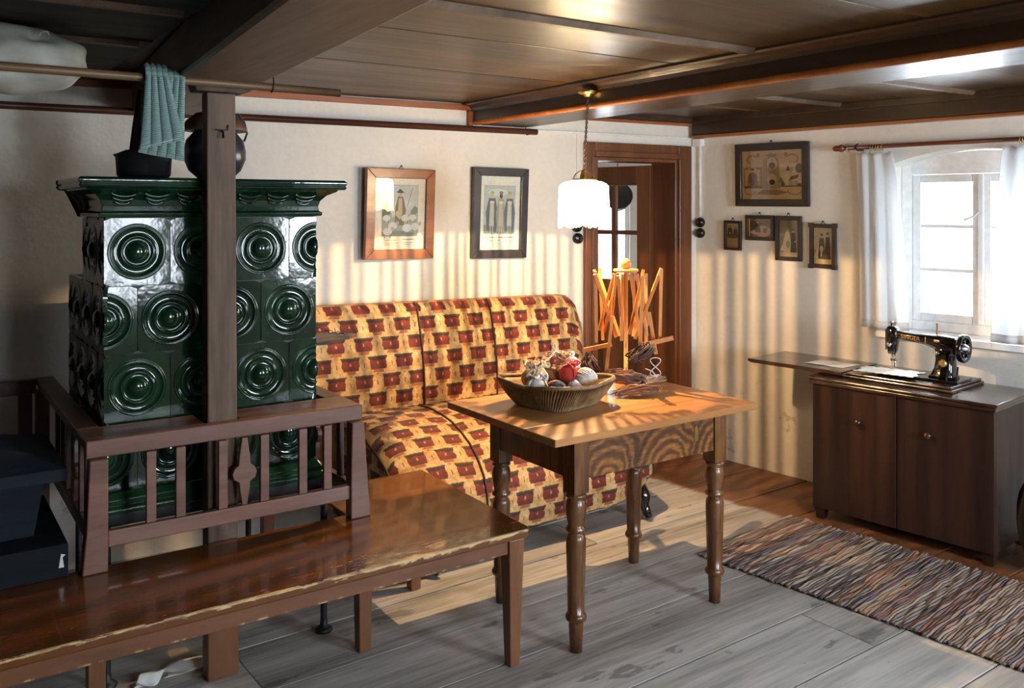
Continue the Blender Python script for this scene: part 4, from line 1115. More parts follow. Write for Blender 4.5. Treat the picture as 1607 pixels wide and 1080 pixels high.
# brown skeins
def skein(label, pts, n, spread, mat, seed, r=0.0075, name='wool_skein', cat='skein'):
    rg_ = random.Random(seed); m = MB()
    for k in range(n):
        off = Vector((rg_.uniform(-1, 1), rg_.uniform(-1, 1), rg_.uniform(0, 0.8))) * spread
        q = []
        for i, p_ in enumerate(pts):
            t_ = i / (len(pts) - 1); e = math.sin(math.pi * t_) * 0.8 + 0.35
            v = Vector(p_) + off * e + Vector((rg_.uniform(-1, 1), rg_.uniform(-1, 1), rg_.uniform(-0.6, 0.6))) * 0.013
            v.z = max(v.z, ZTT + r * 1.02)
            q.append(v)
        # smooth
        sm = []
        for a, b in zip(q, q[1:]): sm += [a, (a * 2 + b) / 3, (a + b * 2) / 3]
        sm.append(q[-1])
        m.tube(sm, r, 6)
    return tag(obj(name, m, M['yarn'][mat]), label, cat)
skein('brown wool skein lying across the table towards the basket', [(2.36, 2.70, ZTT + 0.012), (2.42, 2.67, ZTT + 0.02), (2.47, 2.64, ZTT + 0.018), (2.535, 2.665, ZTT + 0.014)], 26, 0.028, 'brown', 1, 0.0042)
skein('tangled brown wool heap at the foot of the yarn swift', [(2.37, 2.84, ZTT + 0.03), (2.42, 2.79, ZTT + 0.05), (2.47, 2.76, ZTT + 0.045), (2.53, 2.775, ZTT + 0.03), (2.56, 2.81, ZTT + 0.02)], 40, 0.040, 'brown', 2, 0.0040)
skein('dark brown wool draped down from the yarn swift', [(2.575, 2.742, ZTT + 0.160), (2.54, 2.728, ZTT + 0.172), (2.50, 2.732, ZTT + 0.14), (2.475, 2.74, ZTT + 0.128), (2.50, 2.725, ZTT + 0.125)], 34, 0.030, 'darkbrown', 3, 0.0038)
skein('dark wool strands hanging at the swift side next to the sofa', [(2.40, 2.93, ZTT + 0.13), (2.395, 2.925, ZTT + 0.09), (2.41, 2.91, ZTT + 0.045), (2.43, 2.89, ZTT + 0.012)], 20, 0.020, 'darkbrown', 4, 0.0038)
skein('thin tan skein end pointing to the doorway', [(2.60, 2.80, ZTT + 0.015), (2.65, 2.82, ZTT + 0.018), (2.70, 2.835, ZTT + 0.013), (2.73, 2.825, ZTT + 0.012)], 12, 0.012, 'tan', 5, 0.0036)
lp = [Vector((2.565, 2.70, ZTT + 0.10)) + Vector((0.825, -0.565, 0)) * (0.022 * math.sin(2 * a)) + Vector((0, 0, 1)) * (0.038 * math.cos(a)) for a in [2 * math.pi * k / 24 for k in range(24)]]
tag(obj('thread_bow', MB().tube(lp, 0.0024, 6, closed=True), M['yarn']['white']), 'small white thread bow hanging at the brown wool', 'thread')
tag(obj('white_tie', MB().tube([(2.56, 2.755, ZTT + 0.085), (2.60, 2.757, ZTT + 0.07), (2.63, 2.765, ZTT + 0.047), (2.645, 2.775, ZTT + 0.036)], 0.0024, 6), M['yarn']['white']), 'white tie thread slanting over the brown wool heap', 'thread')

# ------------------------------------------------------------------ hanging lamp with its own light
LXY = (2.478, 3.06)
lm = thing('pendant_lamp', 'lit pendant lamp with white beaded-fringe shade hanging over the table', 'lamp', (LXY[0], LXY[1], 1.46))
def lz(z): return z - 1.46
obj('ceiling_rose', MB().lathe([(0.0, lz(2.038)), (0.016, lz(2.038)), (0.020, lz(2.046)), (0.040, lz(2.050)), (0.046, lz(2.056)), (0.046, lz(2.0625)), (0.0, lz(2.0625))], (0.0245, 0, 0), 24), 'brass', lm)
co = MB()
for ph in (0, math.pi):
    co.tube([(0.0245 * (z - 1.70) / 0.34 + 0.0035 * math.cos(z * 150 + ph), 0.0035 * math.sin(z * 150 + ph), lz(z)) for z in [1.705 + 0.333 * k / 150 for k in range(151)]], 0.003, 5)
obj('cord', co, 'brownboard', lm)
obj('socket', MB().lathe([(0.0, lz(1.640)), (0.018, lz(1.640)), (0.020, lz(1.66)), (0.016, lz(1.69)), (0.008, lz(1.705)), (0.0, lz(1.706))], n=16), 'brass', lm)
hp = MB()
for g in (0.6, 0.6 + math.pi / 2):
    hp.tube([(0.047 * math.cos(a) * math.cos(g), 0.047 * math.cos(a) * math.sin(g), lz(1.672 + 0.038 * math.sin(a))) for a in [math.pi * k / 16 for k in range(17)]], 0.0032, 6)
hp.lathe([(0.046, lz(1.664)), (0.055, lz(1.664)), (0.057, lz(1.669)), (0.055, lz(1.674)), (0.046, lz(1.674)), (0.046, lz(1.664))], n=24)
obj('carrier', hp, 'brass', lm)
shp = [(0.057, lz(1.665)), (0.080, lz(1.660)), (0.098, lz(1.652)), (0.1075, lz(1.641)), (0.110, lz(1.628)), (0.1085, lz(1.612)), (0.110, lz(1.600)), (0.110, lz(1.580))]
shm = MB(); n_ = 48
vs = [(r * math.cos(2 * math.pi * k / n_), r * math.sin(2 * math.pi * k / n_), z) for r, z in shp for k in range(n_)]
shm.add(vs, [(i * n_ + k, (i + 1) * n_ + k, (i + 1) * n_ + (k + 1) % n_, i * n_ + (k + 1) % n_) for i in range(len(shp) - 1) for k in range(n_)], True)
o = obj('shade', shm, 'shade', lm); so = o.modifiers.new('thick', 'SOLIDIFY'); so.thickness = 0.0012
fr = MB(); rg = random.Random(5); NS = 98
for k in range(NS):
    g = 2 * math.pi * (k + rg.uniform(-0.2, 0.2)) / NS
    ln = 0.095 + 0.018 * abs(math.sin(g * 4)) + rg.uniform(-0.006, 0.006)
    r_ = 0.1102
    w = rg.uniform(0.0012, 0.0029)
    fr.tube([(r_ * math.cos(g), r_ * math.sin(g), lz(1.581)), (r_ * math.cos(g), r_ * math.sin(g), lz(1.581 - ln * 0.5)), (r_ * 1.003 * math.cos(g), r_ * 1.003 * math.sin(g), lz(1.581 - ln))], [w, w * 0.9, w * 1.1], 5)
    fr.ball((r_ * math.cos(g), r_ * math.sin(g), lz(1.581 - ln - 0.003)), 0.0042, 6, 4)
obj('fringe', fr, 'fringe', lm, kind='stuff')
obj('bulb', MB().ball((0, 0, lz(1.6265)), (0.013, 0.013, 0.021), 14, 10), 'bulb', lm)
ll = bpy.data.lights.new('lamp_light', 'POINT'); ll.energy = 110.0; ll.color = (1.0, 0.60, 0.27); ll.shadow_soft_size = 0.002
lo = bpy.data.objects.new('lamp_light', ll); COL.objects.link(lo); lo.location = (LXY[0], LXY[1], 1.600)

# ------------------------------------------------------------------ framed pictures
def ell(cx_, cy_, rx, ry, n=14): return [(cx_ + rx * math.cos(2 * math.pi * k / n), cy_ + ry * math.sin(2 * math.pi * k / n)) for k in range(n)]
def rect(x0, y0, x1, y1): return [(x0, y0), (x1, y0), (x1, y1), (x0, y1)]
def print_mesh(w, h, shapes):
    """flat printed sheet: shapes are (polygon in 0..1, colour), drawn in order"""
    m = MB()
    for i, (pl, c) in enumerate(shapes):
        y = -0.00015 * i
        ar = sum(pl[k][0] * pl[(k + 1) % len(pl)][1] - pl[(k + 1) % len(pl)][0] * pl[k][1] for k in range(len(pl)))
        if ar < 0: pl = pl[::-1]
        m.col[len(m.f)] = c
        m.add([((a - 0.5) * w, y, (b - 0.5) * h) for a, b in pl], [tuple(range(len(pl)))])
    return m
def picture(label, root_rot, x, z, w, h, fw, mat, shapes, tilt=0.02, roll=0.0, fd=0.022, hook=True, group=None, base=0.004, cornerblocks=False, yaw=0.0):
    """hung on a wall frame (x along the wall); top leans off the wall by tilt"""
    MM = MB_ if root_rot == ANG_B else MR_
    loc = MM @ Vector((x, -base - fd * 0.5 - math.sin(tilt) * h * 0.5 - abs(math.sin(yaw)) * w * 0.5, z))
    p_ = thing('framed_picture', label, 'picture', loc, 0, group)
    p_.rotation_euler = (Matrix.Rotation(root_rot + yaw, 3, 'Z') @ Matrix.Rotation(tilt, 3, 'X') @ Matrix.Rotation(roll, 3, 'Y')).to_euler()
    a, b = w / 2, h / 2
    def bar(q, ax): return obj('frame_bar', MB().prism(q, 'xz', -fd / 2, fd / 2), mat, p_, 0.003)
    bar([(-a, -b), (a, -b), (a - fw, -b + fw), (-a + fw, -b + fw)], 0); bar([(-a, b), (-a + fw, b - fw), (a - fw, b - fw), (a, b)], 0)
    bar([(-a, -b), (-a + fw, -b + fw), (-a + fw, b - fw), (-a, b)], 2); bar([(a, -b), (a, b), (a - fw, b - fw), (a - fw, -b + fw)], 2)
    if cornerblocks:
        for sx in (-1, 1):
            for sz in (-1, 1): obj('corner_block', MB().box(sx * (a - 0.008) - 0.013, sx * (a - 0.008) + 0.013, -fd / 2 - 0.003, fd / 2 - 0.002, sz * (b - 0.008) - 0.013, sz * (b - 0.008) + 0.013), mat, p_, 0.002)
    obj('backing', MB().box(-a + fw - 0.003, a - fw + 0.003, 0.004, fd / 2 - 0.001, -b + fw - 0.003, b - fw + 0.003), 'brownboard', p_)
    o_ = obj('print', print_mesh(w - 2 * fw, h - 2 * fw, shapes), 'print', p_); o_.location = (0, 0.0035, 0)
    obj('glass', MB().box(-a + fw, a - fw, -0.0040, -0.0026, -b + fw, b - fw), 'glass', p_)
    if hook:
        obj('hanger', MB().tube([(-0.012, 0.0, b), (0, 0.002, b + 0.014), (0.012, 0.0, b)], 0.002, 6).lathe([(0.004, -0.006), (0.004, 0.008), (0.0, 0.008)], (0, 0, b + 0.014), 8, 'y'), 'black', p_)
    return p_
CRM = (0.60, 0.57, 0.48); SKYC = (0.42, 0.46, 0.44)
skin = (0.48, 0.33, 0.22)
def sheep(x, y, s_, c=(0.50, 0.50, 0.46)): return [(ell(x, y, 0.075 * s_, 0.045 * s_), c), (ell(x + 0.075 * s_, y + 0.035 * s_, 0.028 * s_, 0.024 * s_), (0.34, 0.33, 0.30)), (rect(x - 0.05 * s_, y - 0.08 * s_, x - 0.035 * s_, y - 0.03 * s_), (0.22, 0.22, 0.21)), (rect(x + 0.035 * s_, y - 0.08 * s_, x + 0.05 * s_, y - 0.03 * s_), (0.22, 0.22, 0.21))]
shep = [(rect(0, 0, 1, 1), CRM), (rect(0.15, 0.18, 0.86, 0.91), (0.30, 0.30, 0.28)), (rect(0.16, 0.187, 0.85, 0.903), SKYC), ([(0.16, 0.6), (0.24, 0.66), (0.3, 0.6), (0.34, 0.45), (0.16, 0.4)], (0.13, 0.16, 0.12)),
        ([(0.72, 0.55), (0.80, 0.62), (0.85, 0.58), (0.85, 0.42), (0.7, 0.42)], (0.15, 0.19, 0.17)), (rect(0.16, 0.187, 0.85, 0.46), (0.30, 0.32, 0.28)), (ell(0.56, 0.64, 0.19, 0.05), (0.50, 0.52, 0.48)),
        ([(0.40, 0.34), (0.58, 0.34), (0.62, 0.55), (0.56, 0.74), (0.46, 0.75), (0.41, 0.60)], (0.20, 0.15, 0.10)), ([(0.46, 0.50), (0.55, 0.48), (0.54, 0.72), (0.47, 0.72)], (0.42, 0.36, 0.24)),
        (ell(0.505, 0.775, 0.032, 0.036), skin), (ell(0.50, 0.808, 0.075, 0.016), (0.09, 0.08, 0.07)), (ell(0.50, 0.826, 0.036, 0.024), (0.10, 0.09, 0.08)), ([(0.635, 0.60), (0.645, 0.60), (0.745, 0.87), (0.735, 0.87)], (0.14, 0.10, 0.08)),
        ([(0.44, 0.55), (0.40, 0.49), (0.50, 0.42), (0.53, 0.47)], (0.45, 0.38, 0.26)), ([(0.16, 0.187), (0.85, 0.187), (0.85, 0.23), (0.5, 0.26), (0.16, 0.25)], (0.17, 0.20, 0.15))]
shep += sheep(0.24, 0.44, 1.0) + sheep(0.36, 0.33, 1.2) + sheep(0.60, 0.44, 1.1) + sheep(0.75, 0.45, 1.0) + sheep(0.64, 0.30, 1.3, (0.54, 0.55, 0.52)) + sheep(0.80, 0.32, 1.2) + sheep(0.26, 0.25, 1.2)
shep += [(rect(0.20, 0.125, 0.44, 0.135), (0.30, 0.27, 0.22)), (rect(0.20, 0.085, 0.46, 0.095), (0.36, 0.33, 0.27)), (rect(0.55, 0.135, 0.80, 0.147), (0.24, 0.20, 0.16)), (rect(0.55, 0.09, 0.82, 0.10), (0.36, 0.33, 0.27)), (rect(0.55, 0.065, 0.70, 0.075), (0.36, 0.33, 0.27)), (rect(0.20, 0.06, 0.36, 0.07), (0.36, 0.33, 0.27))]
xw = lambda X: (X - CX) / 0.998
picture('brown-framed shepherd print with sheep above the sofa near the stove', ANG_B, xw(2.105), 1.515, 0.392, 0.462, 0.050, 'frame_brown', shep, 0.035, R(0.6), 0.026, yaw=R(4.2))
def king(x, s_, robe, under, face, hat):
    return [([(x - 0.10 * s_, 0.26), (x + 0.10 * s_, 0.24), (x + 0.13 * s_, 0.50), (x + 0.07 * s_, 0.70), (x - 0.07 * s_, 0.70), (x - 0.13 * s_, 0.50)], robe), ([(x - 0.06, 0.32), (x + 0.06, 0.32), (x + 0.045, 0.66), (x - 0.045, 0.66)], under),
            (rect(x - 0.045, 0.22, x - 0.015, 0.33), (0.35, 0.32, 0.26)), (rect(x + 0.015, 0.22, x + 0.045, 0.33), (0.35, 0.32, 0.26)), (ell(x, 0.735, 0.040, 0.038), face), (ell(x, 0.775, 0.052, 0.022), hat), (ell(x, 0.645, 0.06, 0.02), (0.50, 0.46, 0.40))]
kings = [(rect(0, 0, 1, 1), (0.56, 0.58, 0.54)), (rect(0.10, 0.215, 0.88, 0.875), (0.28, 0.30, 0.30)), (rect(0.11, 0.22, 0.87, 0.868), (0.34, 0.42, 0.42)), (ell(0.45, 0.78, 0.25, 0.05), (0.46, 0.52, 0.50)), (rect(0.11, 0.22, 0.87, 0.34), (0.17, 0.22, 0.18)), ([(0.485, 0.70), (0.525, 0.70), (0.505, 0.84)], (0.55, 0.52, 0.46))]
kings += king(0.30, 1.15, (0.075, 0.12, 0.15), (0.42, 0.40, 0.34), skin, (0.22, 0.36, 0.33)) + king(0.52, 0.9, (0.26, 0.25, 0.20), (0.38, 0.36, 0.28), (0.06, 0.045, 0.04), (0.13, 0.16, 0.18)) + king(0.735, 1.1, (0.08, 0.13, 0.18), (0.44, 0.42, 0.36), skin, (0.30, 0.30, 0.20))
kings += [(rect(0.12, 0.165, 0.40, 0.175), (0.22, 0.20, 0.18)), (rect(0.46, 0.165, 0.84, 0.177), (0.22, 0.20, 0.18)), (rect(0.22, 0.125, 0.34, 0.133), (0.32, 0.30, 0.26)), (rect(0.44, 0.125, 0.52, 0.133), (0.32, 0.30, 0.26)), (rect(0.60, 0.125, 0.70, 0.133), (0.32, 0.30, 0.26))]
picture('black-framed print of three robed men above the sofa near the doorway', ANG_B, xw(2.70), 1.517, 0.340, 0.492, 0.045, 'frame_dark', kings, 0.035, R(0.8), 0.026, hook=False, yaw=R(-1.0))
# the window wall
SEP = (0.42, 0.31, 0.19)
def figure(x, y0, h, c, wd=0.10, face=(0.40, 0.34, 0.27)):
    return [([(x - wd, y0), (x + wd, y0), (x + wd * 0.75, y0 + h * 0.55), (x + wd * 0.6, y0 + h * 0.80), (x - wd * 0.6, y0 + h * 0.80), (x - wd * 0.75, y0 + h * 0.55)], c), (ell(x, y0 + h * 0.88, wd * 0.42, h * 0.075), face), (ell(x, y0 + h * 0.93, wd * 0.42, h * 0.045), (0.06, 0.05, 0.04))]
mon = [(rect(0, 0, 1, 1), (0.47, 0.35, 0.22)), (rect(0.02, 0.24, 0.34, 0.66), (0.24, 0.16, 0.09)), (rect(0.64, 0.24, 0.99, 0.72), (0.52, 0.47, 0.36)), ([(0.33, 0.22), (0.64, 0.22), (0.62, 0.80), (0.50, 0.95), (0.36, 0.80)], (0.27, 0.22, 0.13)),
       (ell(0.18, 0.50, 0.12, 0.16), (0.46, 0.36, 0.22)), (ell(0.18, 0.44, 0.08, 0.13), (0.16, 0.08, 0.04)), (rect(0.15, 0.28, 0.21, 0.52), (0.10, 0.04, 0.02)), (rect(0.05, 0.26, 0.09, 0.62), (0.44, 0.34, 0.22)), (rect(0.27, 0.26, 0.31, 0.62), (0.44, 0.34, 0.22)), (rect(0.04, 0.23, 0.34, 0.275), (0.07, 0.04, 0.03)), (ell(0.18, 0.62, 0.035, 0.03), (0.06, 0.03, 0.02)),
       (ell(0.51, 0.73, 0.085, 0.13), (0.52, 0.46, 0.33)), (ell(0.51, 0.69, 0.055, 0.07), (0.09, 0.035, 0.025)), (ell(0.51, 0.79, 0.03, 0.04), skin), (ell(0.51, 0.40, 0.075, 0.13), (0.46, 0.40, 0.27)), (ell(0.51, 0.35, 0.052, 0.06), (0.05, 0.035, 0.03)), (ell(0.51, 0.45, 0.03, 0.04), skin),
       ([(0.74, 0.28), (0.80, 0.28), (0.80, 0.58), (0.77, 0.68), (0.74, 0.58)], (0.56, 0.50, 0.38)), ([(0.74, 0.58), (0.80, 0.58), (0.77, 0.70)], (0.20, 0.06, 0.04)), ([(0.78, 0.38), (0.92, 0.42), (0.95, 0.50), (0.82, 0.46)], (0.10, 0.07, 0.05)), (rect(0.78, 0.28, 0.92, 0.38), (0.36, 0.31, 0.22)), ([(0.62, 0.36), (0.65, 0.46), (0.73, 0.30), (0.70, 0.28)], (0.16, 0.12, 0.08)), (rect(0.66, 0.27, 0.70, 0.33), (0.07, 0.06, 0.05)), (ell(0.95, 0.62, 0.06, 0.10), (0.13, 0.11, 0.09)), (rect(0.64, 0.25, 0.99, 0.28), (0.12, 0.10, 0.08)), (rect(0.92, 0.28, 0.98, 0.32), (0.08, 0.07, 0.06)),
       ([(0.24, 0.10), (0.36, 0.20), (0.60, 0.20), (0.78, 0.14), (0.60, 0.09)], (0.20, 0.14, 0.08)), (ell(0.28, 0.91, 0.03, 0.04), (0.24, 0.16, 0.12)), (ell(0.74, 0.91, 0.03, 0.04), (0.24, 0.16, 0.12)), (ell(0.50, 0.90, 0.10, 0.03), (0.20, 0.16, 0.10))]
def swirl(cx_, cy_, rx, ry, a0, a1, w=0.012):
    q = [R(a0 + (a1 - a0) * k / 14) for k in range(15)]
    return ([(cx_ + rx * math.cos(a), cy_ + ry * math.sin(a)) for a in q] + [(cx_ + (rx - w) * math.cos(a), cy_ + (ry - w * 1.3) * math.sin(a)) for a in q[::-1]], (0.14, 0.09, 0.06))
mon += [swirl(0.14, 0.17, 0.10, 0.08, 90, 360), swirl(0.88, 0.18, 0.12, 0.09, 180, 360), swirl(0.18, 0.82, 0.09, 0.09, 20, 250), swirl(0.84, 0.82, 0.10, 0.09, -70, 160)]
picture('large black-framed sepia picture with church and two portraits by the window', ANG_R, 0.555, 1.738, 0.485, 0.370, 0.042, 'frame_dark', mon, 0.03, R(0.4), 0.024)
p_a = [(rect(0, 0, 1, 1), (0.33, 0.26, 0.19)), (rect(0, 0.55, 1, 1), (0.38, 0.31, 0.23)), (rect(0, 0, 1, 0.07), (0.42, 0.15, 0.05))] + figure(0.27, 0.45, 0.46, (0.07, 0.06, 0.05), 0.24) + figure(0.70, 0.45, 0.40, (0.09, 0.075, 0.06), 0.22) + [(ell(0.5, 0.44, 0.45, 0.06), (0.12, 0.09, 0.07)), ([(0.2, 0.62), (0.34, 0.62), (0.27, 0.5)], (0.45, 0.4, 0.32))]
picture('narrow dark-framed double portrait nearest the doorway corner', ANG_R, 0.285, 1.378, 0.122, 0.180, 0.017, 'frame_dark', p_a, 0.03, R(1.0), 0.018, group='small photographs on the window wall')
p_b = [(rect(0, 0, 1, 1), (0.10, 0.055, 0.035)), (rect(0.0, 0, 0.05, 1), (0.62, 0.50, 0.28)), (ell(0.62, 0.32, 0.36, 0.30), (0.34, 0.22, 0.14)), (ell(0.25, 0.25, 0.18, 0.10), (0.40, 0.30, 0.2)), (ell(0.68, 0.42, 0.05, 0.06), (0.08, 0.04, 0.03)), (ell(0.78, 0.44, 0.05, 0.06), (0.08, 0.04, 0.03)), (ell(0.72, 0.30, 0.08, 0.06), (0.10, 0.05, 0.04))] + figure(0.40, 0.25, 0.62, (0.05, 0.03, 0.025), 0.13)
picture('wide dark-framed dim photograph hung edge to edge with a wedding photo', ANG_R, 0.473, 1.427, 0.194, 0.150, 0.020, 'frame_dark', p_b, 0.03, R(0.5), 0.018, group='small photographs on the window wall')
p_c = [(rect(0, 0, 1, 1), (0.17, 0.17, 0.15)), (rect(0, 0, 1, 0.13), (0.36, 0.32, 0.24)), (rect(0, 0.55, 0.4, 1), (0.22, 0.22, 0.2)), ([(0.02, 0.16), (0.62, 0.13), (0.60, 0.45), (0.52, 0.68), (0.42, 0.74), (0.30, 0.62), (0.18, 0.35)], (0.56, 0.53, 0.46)), (ell(0.45, 0.72, 0.065, 0.045), skin), (ell(0.46, 0.34, 0.10, 0.10), (0.25, 0.25, 0.20))] + figure(0.74, 0.12, 0.66, (0.025, 0.022, 0.02), 0.16) + [(ell(0.82, 0.42, 0.03, 0.02), (0.6, 0.55, 0.48))]
picture('dark-framed wedding photograph with bride in long white gown', ANG_R, 0.665, 1.370, 0.168, 0.258, 0.023, 'frame_dark', p_c, 0.03, R(0.6), 0.020, group='small photographs on the window wall')
p_d = [(rect(0, 0, 1, 1), (0.40, 0.36, 0.26)), (rect(0, 0, 1, 0.13), (0.46, 0.42, 0.31)), (rect(0, 0.13, 0.3, 0.4), (0.28, 0.25, 0.18)), ([(0.0, 0.15), (0.28, 0.15), (0.40, 0.55), (0.36, 0.70), (0.25, 0.55)], (0.56, 0.54, 0.46))] + figure(0.42, 0.14, 0.72, (0.03, 0.027, 0.024), 0.19) + figure(0.74, 0.14, 0.76, (0.025, 0.022, 0.02), 0.17) + [(ell(0.42, 0.42, 0.10, 0.09), (0.5, 0.48, 0.40)), ([(0.38, 0.2), (0.44, 0.2), (0.46, 0.4), (0.37, 0.4)], (0.5, 0.48, 0.4))]
picture('dark wedding photograph in corner-block frame nearest the window curtain', ANG_R, 0.880, 1.333, 0.158, 0.246, 0.022, 'frame_dark', p_d, 0.035, R(1.2), 0.022, group='small photographs on the window wall', cornerblocks=True)

# ------------------------------------------------------------------ rotary switches, conduit
def rotary_switch(label, rot, x, z):
    MM = MB_ if rot == ANG_B else MR_
    s_ = thing('rotary_switch', label, 'switch', MM @ Vector((x, -0.0005, z)), rot, 'black rotary switches')
    b = MB().lathe([(0.0, 0.0), (0.031, 0.0), (0.032, 0.006), (0.030, 0.022), (0.022, 0.030), (0.0, 0.031)], n=20, axis='y')
    b.v = [(q[0], -q[1], q[2]) for q in b.v]; b.f = [f[::-1] for f in b.f]
    obj('switch_body', b, 'black', s_)
    obj('switch_key', MB().box(-0.004, 0.004, -0.046, -0.0315, -0.013, 0.013), 'black', s_, 0.002)
rotary_switch('upper black round switch beside the doorway, half hidden by the lamp fringe', ANG_B, xw(3.222), 1.4355)
rotary_switch('lower black round switch beside the doorway, just below the lamp fringe', ANG_B, xw(3.228), 1.3685)
rotary_switch('upper black round switch at the end of the white conduit', ANG_R, 0.040, 1.4535)
rotary_switch('lower black round switch under its twin below the white conduit', ANG_R, 0.040, 1.3865)
cd = thing('white_conduit', 'thin white painted conduit running down the corner to black switches', 'conduit', MR_ @ Vector((0.040, -0.0005, 1.49)), ANG_R)
obj('pipe', MB().tube([(0, -0.010, 0.0), (0, -0.010, 0.44)], 0.0095, 8), 'white_paint', cd)
obj('junction_box', MB().box(-0.035, 0.03, -0.045, -0.001, 0.44, 0.487), 'white_paint', cd, 0.006)
wr_ = tag(obj('wall_wire', MB().tube([(0, 0, 0), (0.002, 0, 0.25), (0, 0, 0.52)], 0.003, 6), 'white_paint', loc=MB_ @ Vector((xw(3.225), -0.0045, 1.473)), rotz=ANG_B), 'thin white wire rising beside the door frame to the ceiling', 'wire')

# ------------------------------------------------------------------ curtain rod and curtains (window-wall frame)
cr = thing('curtain_rod', 'reddish brown wooden curtain rod with turned finial above the window', 'curtain rod', MR_ @ Vector((1.65, -0.062, 1.868)), ANG_R)
obj('rod', MB().tube([(-0.62, 0, 0), (0.66, 0, 0)], 0.0115, 12), 'curtainrod', cr)
for sx in (-1, 1):
    f = MB().lathe([(0.0, 0.0), (0.012, 0.004), (0.017, 0.02), (0.016, 0.034), (0.020, 0.042), (0.022, 0.052), (0.016, 0.062), (0.012, 0.066), (0.0, 0.066)], n=14, axis='x')
    f.v = [(sx * (0.686 - q[0]) + (0.0 if sx < 0 else 0.04), q[1], q[2]) for q in f.v]
    if sx > 0: f.f = [g[::-1] for g in f.f]
    obj('finial', f, 'curtainrod', cr)
for x in (-0.545, 0.56):
    obj('bracket', MB().tube([(x, 0.061, -0.012), (x, 0.02, -0.014), (x, 0.0, -0.016), (x, -0.016, -0.006), (x, -0.018, 0.012), (x + 0.012, -0.018, 0.018)], 0.004, 8), 'iron', cr)
for x in (-0.60, -0.470, -0.455, -0.440, -0.425, -0.41, 0.255, 0.268, 0.281, 0.294, 0.307):
    rg_ = [(x + random.uniform(-0.002, 0.002), 0.0165 * math.sin(a), -0.0045 + 0.0165 * math.cos(a)) for a in [2 * math.pi * k / 14 for k in range(14)]]
    obj('ring', MB().tube(rg_, 0.0022, 6, closed=True), 'brass', cr)
def curtain(label, s_top, s_bot, ztop, zbot, y0, seed, folds=5, side=1):
    rg_ = random.Random(seed); ph = rg_.uniform(0, 6)
    def f(u, v):
        # v: 0 top .. 1 bottom
        e = min(1.0, (v + 0.03) ** 0.55)
        a = s_top[0] + (s_bot[0] - s_top[0]) * e; b = s_top[1] + (s_bot[1] - s_top[1]) * e
        amp = (0.008 + 0.013 * v) * (0.25 + 0.75 * math.exp(-((u - 0.55) / 0.30) ** 2))
        s_ = a + (b - a) * u + 0.006 * math.sin(u * folds * 2 * math.pi * 0.5 + ph) * v
        y = y0 + amp * math.sin(u * folds * 2 * math.pi + ph + 0.6 * v) + 0.006 * math.sin(u * 17 + 3 * v + ph)
        z = ztop + (zbot - ztop) * v + 0.006 * math.sin(u * folds * 2 * math.pi + ph) * (1 - v)
        return (s_ - 1.65, y, z)
    m = MB().sheet(f, 70, 36, 0.0012, (0, -1, 0))
    c = thing('window_curtain', label, 'curtain', MR_ @ Vector((1.65, 0, 0)), ANG_R, 'white window curtains')
    obj('cloth', m, 'curtain', c)
    obj('hem', MB().sheet(lambda u, v: tuple(Vector(f(u, 0.955 + 0.045 * v)) + Vector((0, -0.0016, -0.0004))), 70, 2, 0.0008, (0, -1, 0)), 'curtain', c)
    return c
curtain('white curtain gathered at the picture side of the window', (1.085, 1.275), (1.115, 1.385), 1.836, 0.915, -0.062, 1, 3.2)
curtain('white curtain hanging at the frame edge behind the sewing machine wheel', (1.835, 2.05), (1.775, 2.10), 1.836, 0.905, -0.062, 2, 3)

# ------------------------------------------------------------------ sewing cabinet
sc_ = thing('sewing_cabinet', 'dark brown two-door sewing machine cabinet with folded-out leaf under the window', 'cabinet', MR_ @ Vector((1.535, -0.30, 0)), ANG_R)
CA, CB, CF, CK = -0.425, 0.425, -0.226, 0.205         # local: along the wall, front, back
ZCB = 0.672
obj('side_panel', MB().box(CA, CA + 0.02, CF + 0.02, CK, 0.055, ZCB), 'cabinet', sc_, 0.003)
obj('side_panel', MB().box(CB - 0.02, CB, CF + 0.02, CK, 0.055, ZCB), 'cabinet', sc_, 0.003)
obj('back_panel', MB().box(CA + 0.02, CB - 0.02, CK - 0.012, CK, 0.055, ZCB), 'cabinet', sc_)
obj('bottom_panel', MB().box(CA + 0.02, CB - 0.02, CF + 0.02, CK - 0.012, 0.055, 0.075), 'cabinet', sc_)
for a, b, kx in ((CA, -0.002, -0.135), (0.002, CB, 0.135)):
    d_ = obj('door', MB().box(a, b, CF, CF + 0.0195, 0.056, ZCB - 0.001), 'cabinet', sc_, 0.003)
    k_ = MB().lathe([(0.0, 0.034), (0.012, 0.032), (0.0185, 0.024), (0.017, 0.014), (0.009, 0.008), (0.009, 0.0), (0.0, 0.0)], n=16, axis='y')
    k_.v = [(q[0] + kx + (-0.045 if kx < 0 else 0.015), CF - 0.0005 - q[1], q[2] + 0.52) for q in k_.v]; k_.f = [f[::-1] for f in k_.f]
    obj('knob', k_, 'cabtop', d_)
for x in (CA + 0.03, CB - 0.03):
    for y in (CF + 0.035, CK - 0.035):
        obj('foot', MB().taper(x, y, 0, 0.0545, 0.020, 0.020, 0.026, 0.026), 'cabinet', sc_, 0.003)
obj('cabinet_top', MB().box(CA - 0.012, CB + 0.012, CF - 0.018, CK + 0.01, 0.6725, 0.692).box(CA - 0.02, CB + 0.02, CF - 0.026, CK + 0.018, 0.6925, 0.708), 'cabtop', sc_, 0.005)
obj('machine_platform', MB().box(-0.30, 0.225, -0.165, 0.200, 0.7085, 0.722).box(-0.29, 0.215, -0.155, 0.195, 0.7225, 0.734), 'cabtop', sc_, 0.004)
lfp = MB().prism([(-0.845, 0.7225), (-0.825, 0.7145), (-0.303, 0.7145), (-0.303, 0.735), (-0.845, 0.735)], 'xz', -0.165, 0.205)
